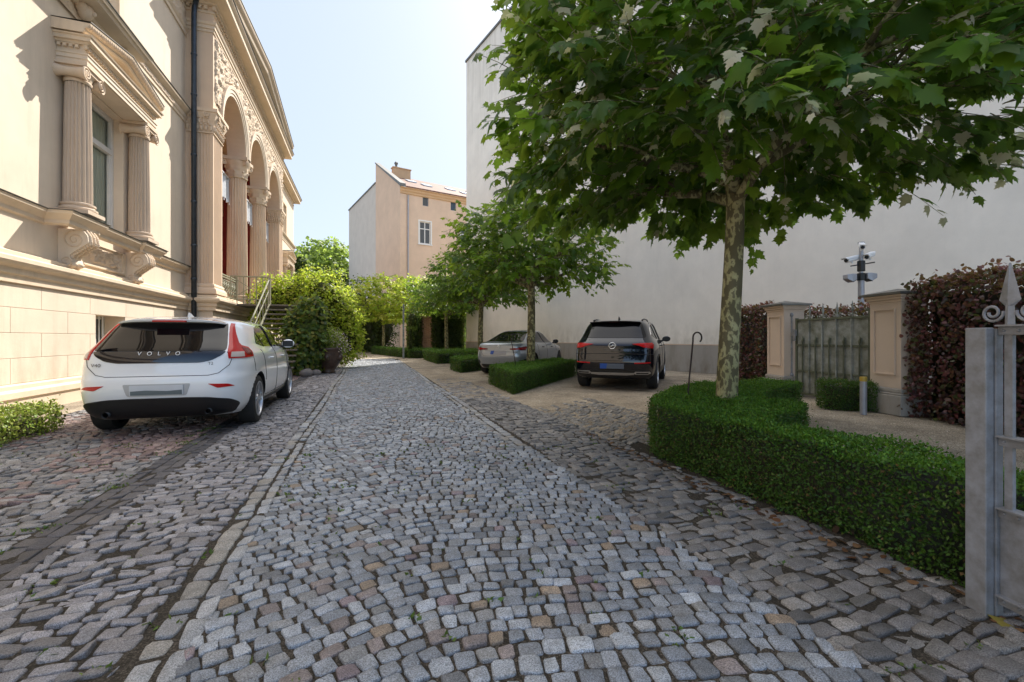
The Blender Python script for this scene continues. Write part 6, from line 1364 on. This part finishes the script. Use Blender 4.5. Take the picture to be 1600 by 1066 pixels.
cctv(mp_(-.2, .0, 2.80), -R_ * .9 - F_ * .35 + A([0, 0, -.22])); cctv(mp_(.2, .02, 2.88), -R_ * .75 - F_ * .5 + A([0, 0, -.25])); cctv(mp_(-.04, -.07, 3.06), -F_ * .9 - R_ * .4 + A([0, 0, -.5]), L=.14)
for s, r, z in ((-1, -.25, 2.42), (1, .17, 2.44)):
    c = mp_(r, -.02, z); d = R_ * s; V = []
    for x, h0, h1, y in ((0, .07, -.05, .07), (.09, .07, -.10, .08), (.20, .055, -.035, .07)):
        for yy in (-y, y): V += [c + d * (x - .1) * 1. + F_ * yy + A([0, 0, h0]), c + d * (x - .1) + F_ * yy + A([0, 0, h1])]
    F = [[0, 2, 6, 4], [4, 6, 10, 8], [1, 5, 7, 3], [5, 9, 11, 7], [0, 4, 5, 1], [4, 8, 9, 5], [2, 3, 7, 6], [6, 7, 11, 10], [0, 1, 3, 2], [8, 10, 11, 9]]
    o = MB().add((V, F)).build('floodlight', 'galv', ms, bevel=.008); V2 = [v - A([0, 0, .004]) for v in (V[1], V[3], V[7], V[5])]; MB().add((V2, [[0, 1, 2, 3]])).add(tube([V2[0], V2[3]], .006, 5)).build('lens', 'black', o)
# ---------------------------------------------------------------- grey gate leaf swung open at the right edge
gl_ = thing('gate_leaf', 'grey painted riveted iron gate leaf with a spear finial at the right edge', 'gate', (2.53, 1.28, 0))
Pg = ground_xy = None
def cam2w(X, Y): return A([X * cos(CAMROT) - Y * sin(CAMROT), X * sin(CAMROT) + Y * cos(CAMROT)])
lu = norm(cam2w(.115, -1.0)); o0 = cam2w(2.012, 1.935); ln = A([-lu[1], lu[0]])
if ln @ cam2w(-1, 0) < 0: ln = -ln      # towards the drive
lb = lambda s0, s1, o_0, o_1, z0, z1: obox(o0 + lu * (s0 + s1) / 2 + ln * (o_0 + o_1) / 2, lu, ln, (s1 - s0) / 2, (o_1 - o_0) / 2, z0, z1)
lp = lambda s, o, z: A([*(o0 + lu * s + ln * o), z])
MB().add(lb(-.03, .05, .022, .062, .0, 1.195)).add(lb(-.045, .0, -.015, .0215, .0, 1.19)).build('stile', 'iron', gl_, bevel=.005, seg=3)
MB().add(lb(.004, .055, -.015, .02, .0, 1.19)).build('post_flange', 'iron', gl_, bevel=.003)
for z0, z1 in ((1.165, 1.20), (.71, .745), (.415, .45), (.055, .09)): 
    b = MB().add(lb(.056, 1.15, -.012, .012, z0, z1)).add(lb(.056, 1.15, -.03, .03, z1 - .0005, z1 + .006))
    for s in np.arange(.075, 1.1, .05 if z0 > 1 or z0 < .5 else .1): b.add(ellipsoid(lp(s, .012, (z0 + z1) / 2), (.007, .007, .007), 8, 5))
    b.build('rail', 'iron', gl_)
MB().add(lb(.057, 1.15, -.004, .004, .0905, .4145)).build('kick_plate', 'iron', gl_)
for s in np.arange(.088, 1.15, .20):
    b = MB().add(lb(s - .014, s + .014, -.008, .008, .452, 1.164))
    zz = 1.207; V = []
    for h, w, t in ((0, .018, .012), (.075, .016, .010), (.10, .038, .012), (.112, .035, .012), (.25, .004, .004)):
        V += [lp(s - w, 0, zz + h), lp(s, t, zz + h), lp(s + w, 0, zz + h), lp(s, -t, zz + h)]
    b.add((V, [[4 * i + j, 4 * i + (j + 1) % 4, 4 * i + 4 + (j + 1) % 4, 4 * i + 4 + j] for i in range(4) for j in range(4)] + [[16, 17, 18, 19]]))
    for q in (-1, 1): b.add(tube(spiral(lp(s + q * .062, 0, zz + .05), (lu[0] * q, lu[1] * q, 0), (0, 0, 1), .040, .012, 1.55, 26, pi * .95), .006, 6))
    b.build('spear_bar', 'iron', gl_)
# yellowed leaf and twigs on the ground by the gate
v, f, c = leaves(A([[2.44, 1.19, .012], [2.52, 1.12, .014]]), A([[.8, -.6, .1], [.7, -.8, 0.]]), A([[0, .2, 1.], [.2, 0, 1.]]), A([.13, .11]), BROAD, A([[.26, .22, .05], [.2, .19, .05]]))
tag(mesh('yellow_leaf', v, [f], 'litter', None, False, c), 'withered yellow leaf lying at the foot of the grey gate leaf', 'leaf')
for o in bpy.data.objects:
    if 'wl' in o: del o['wl']
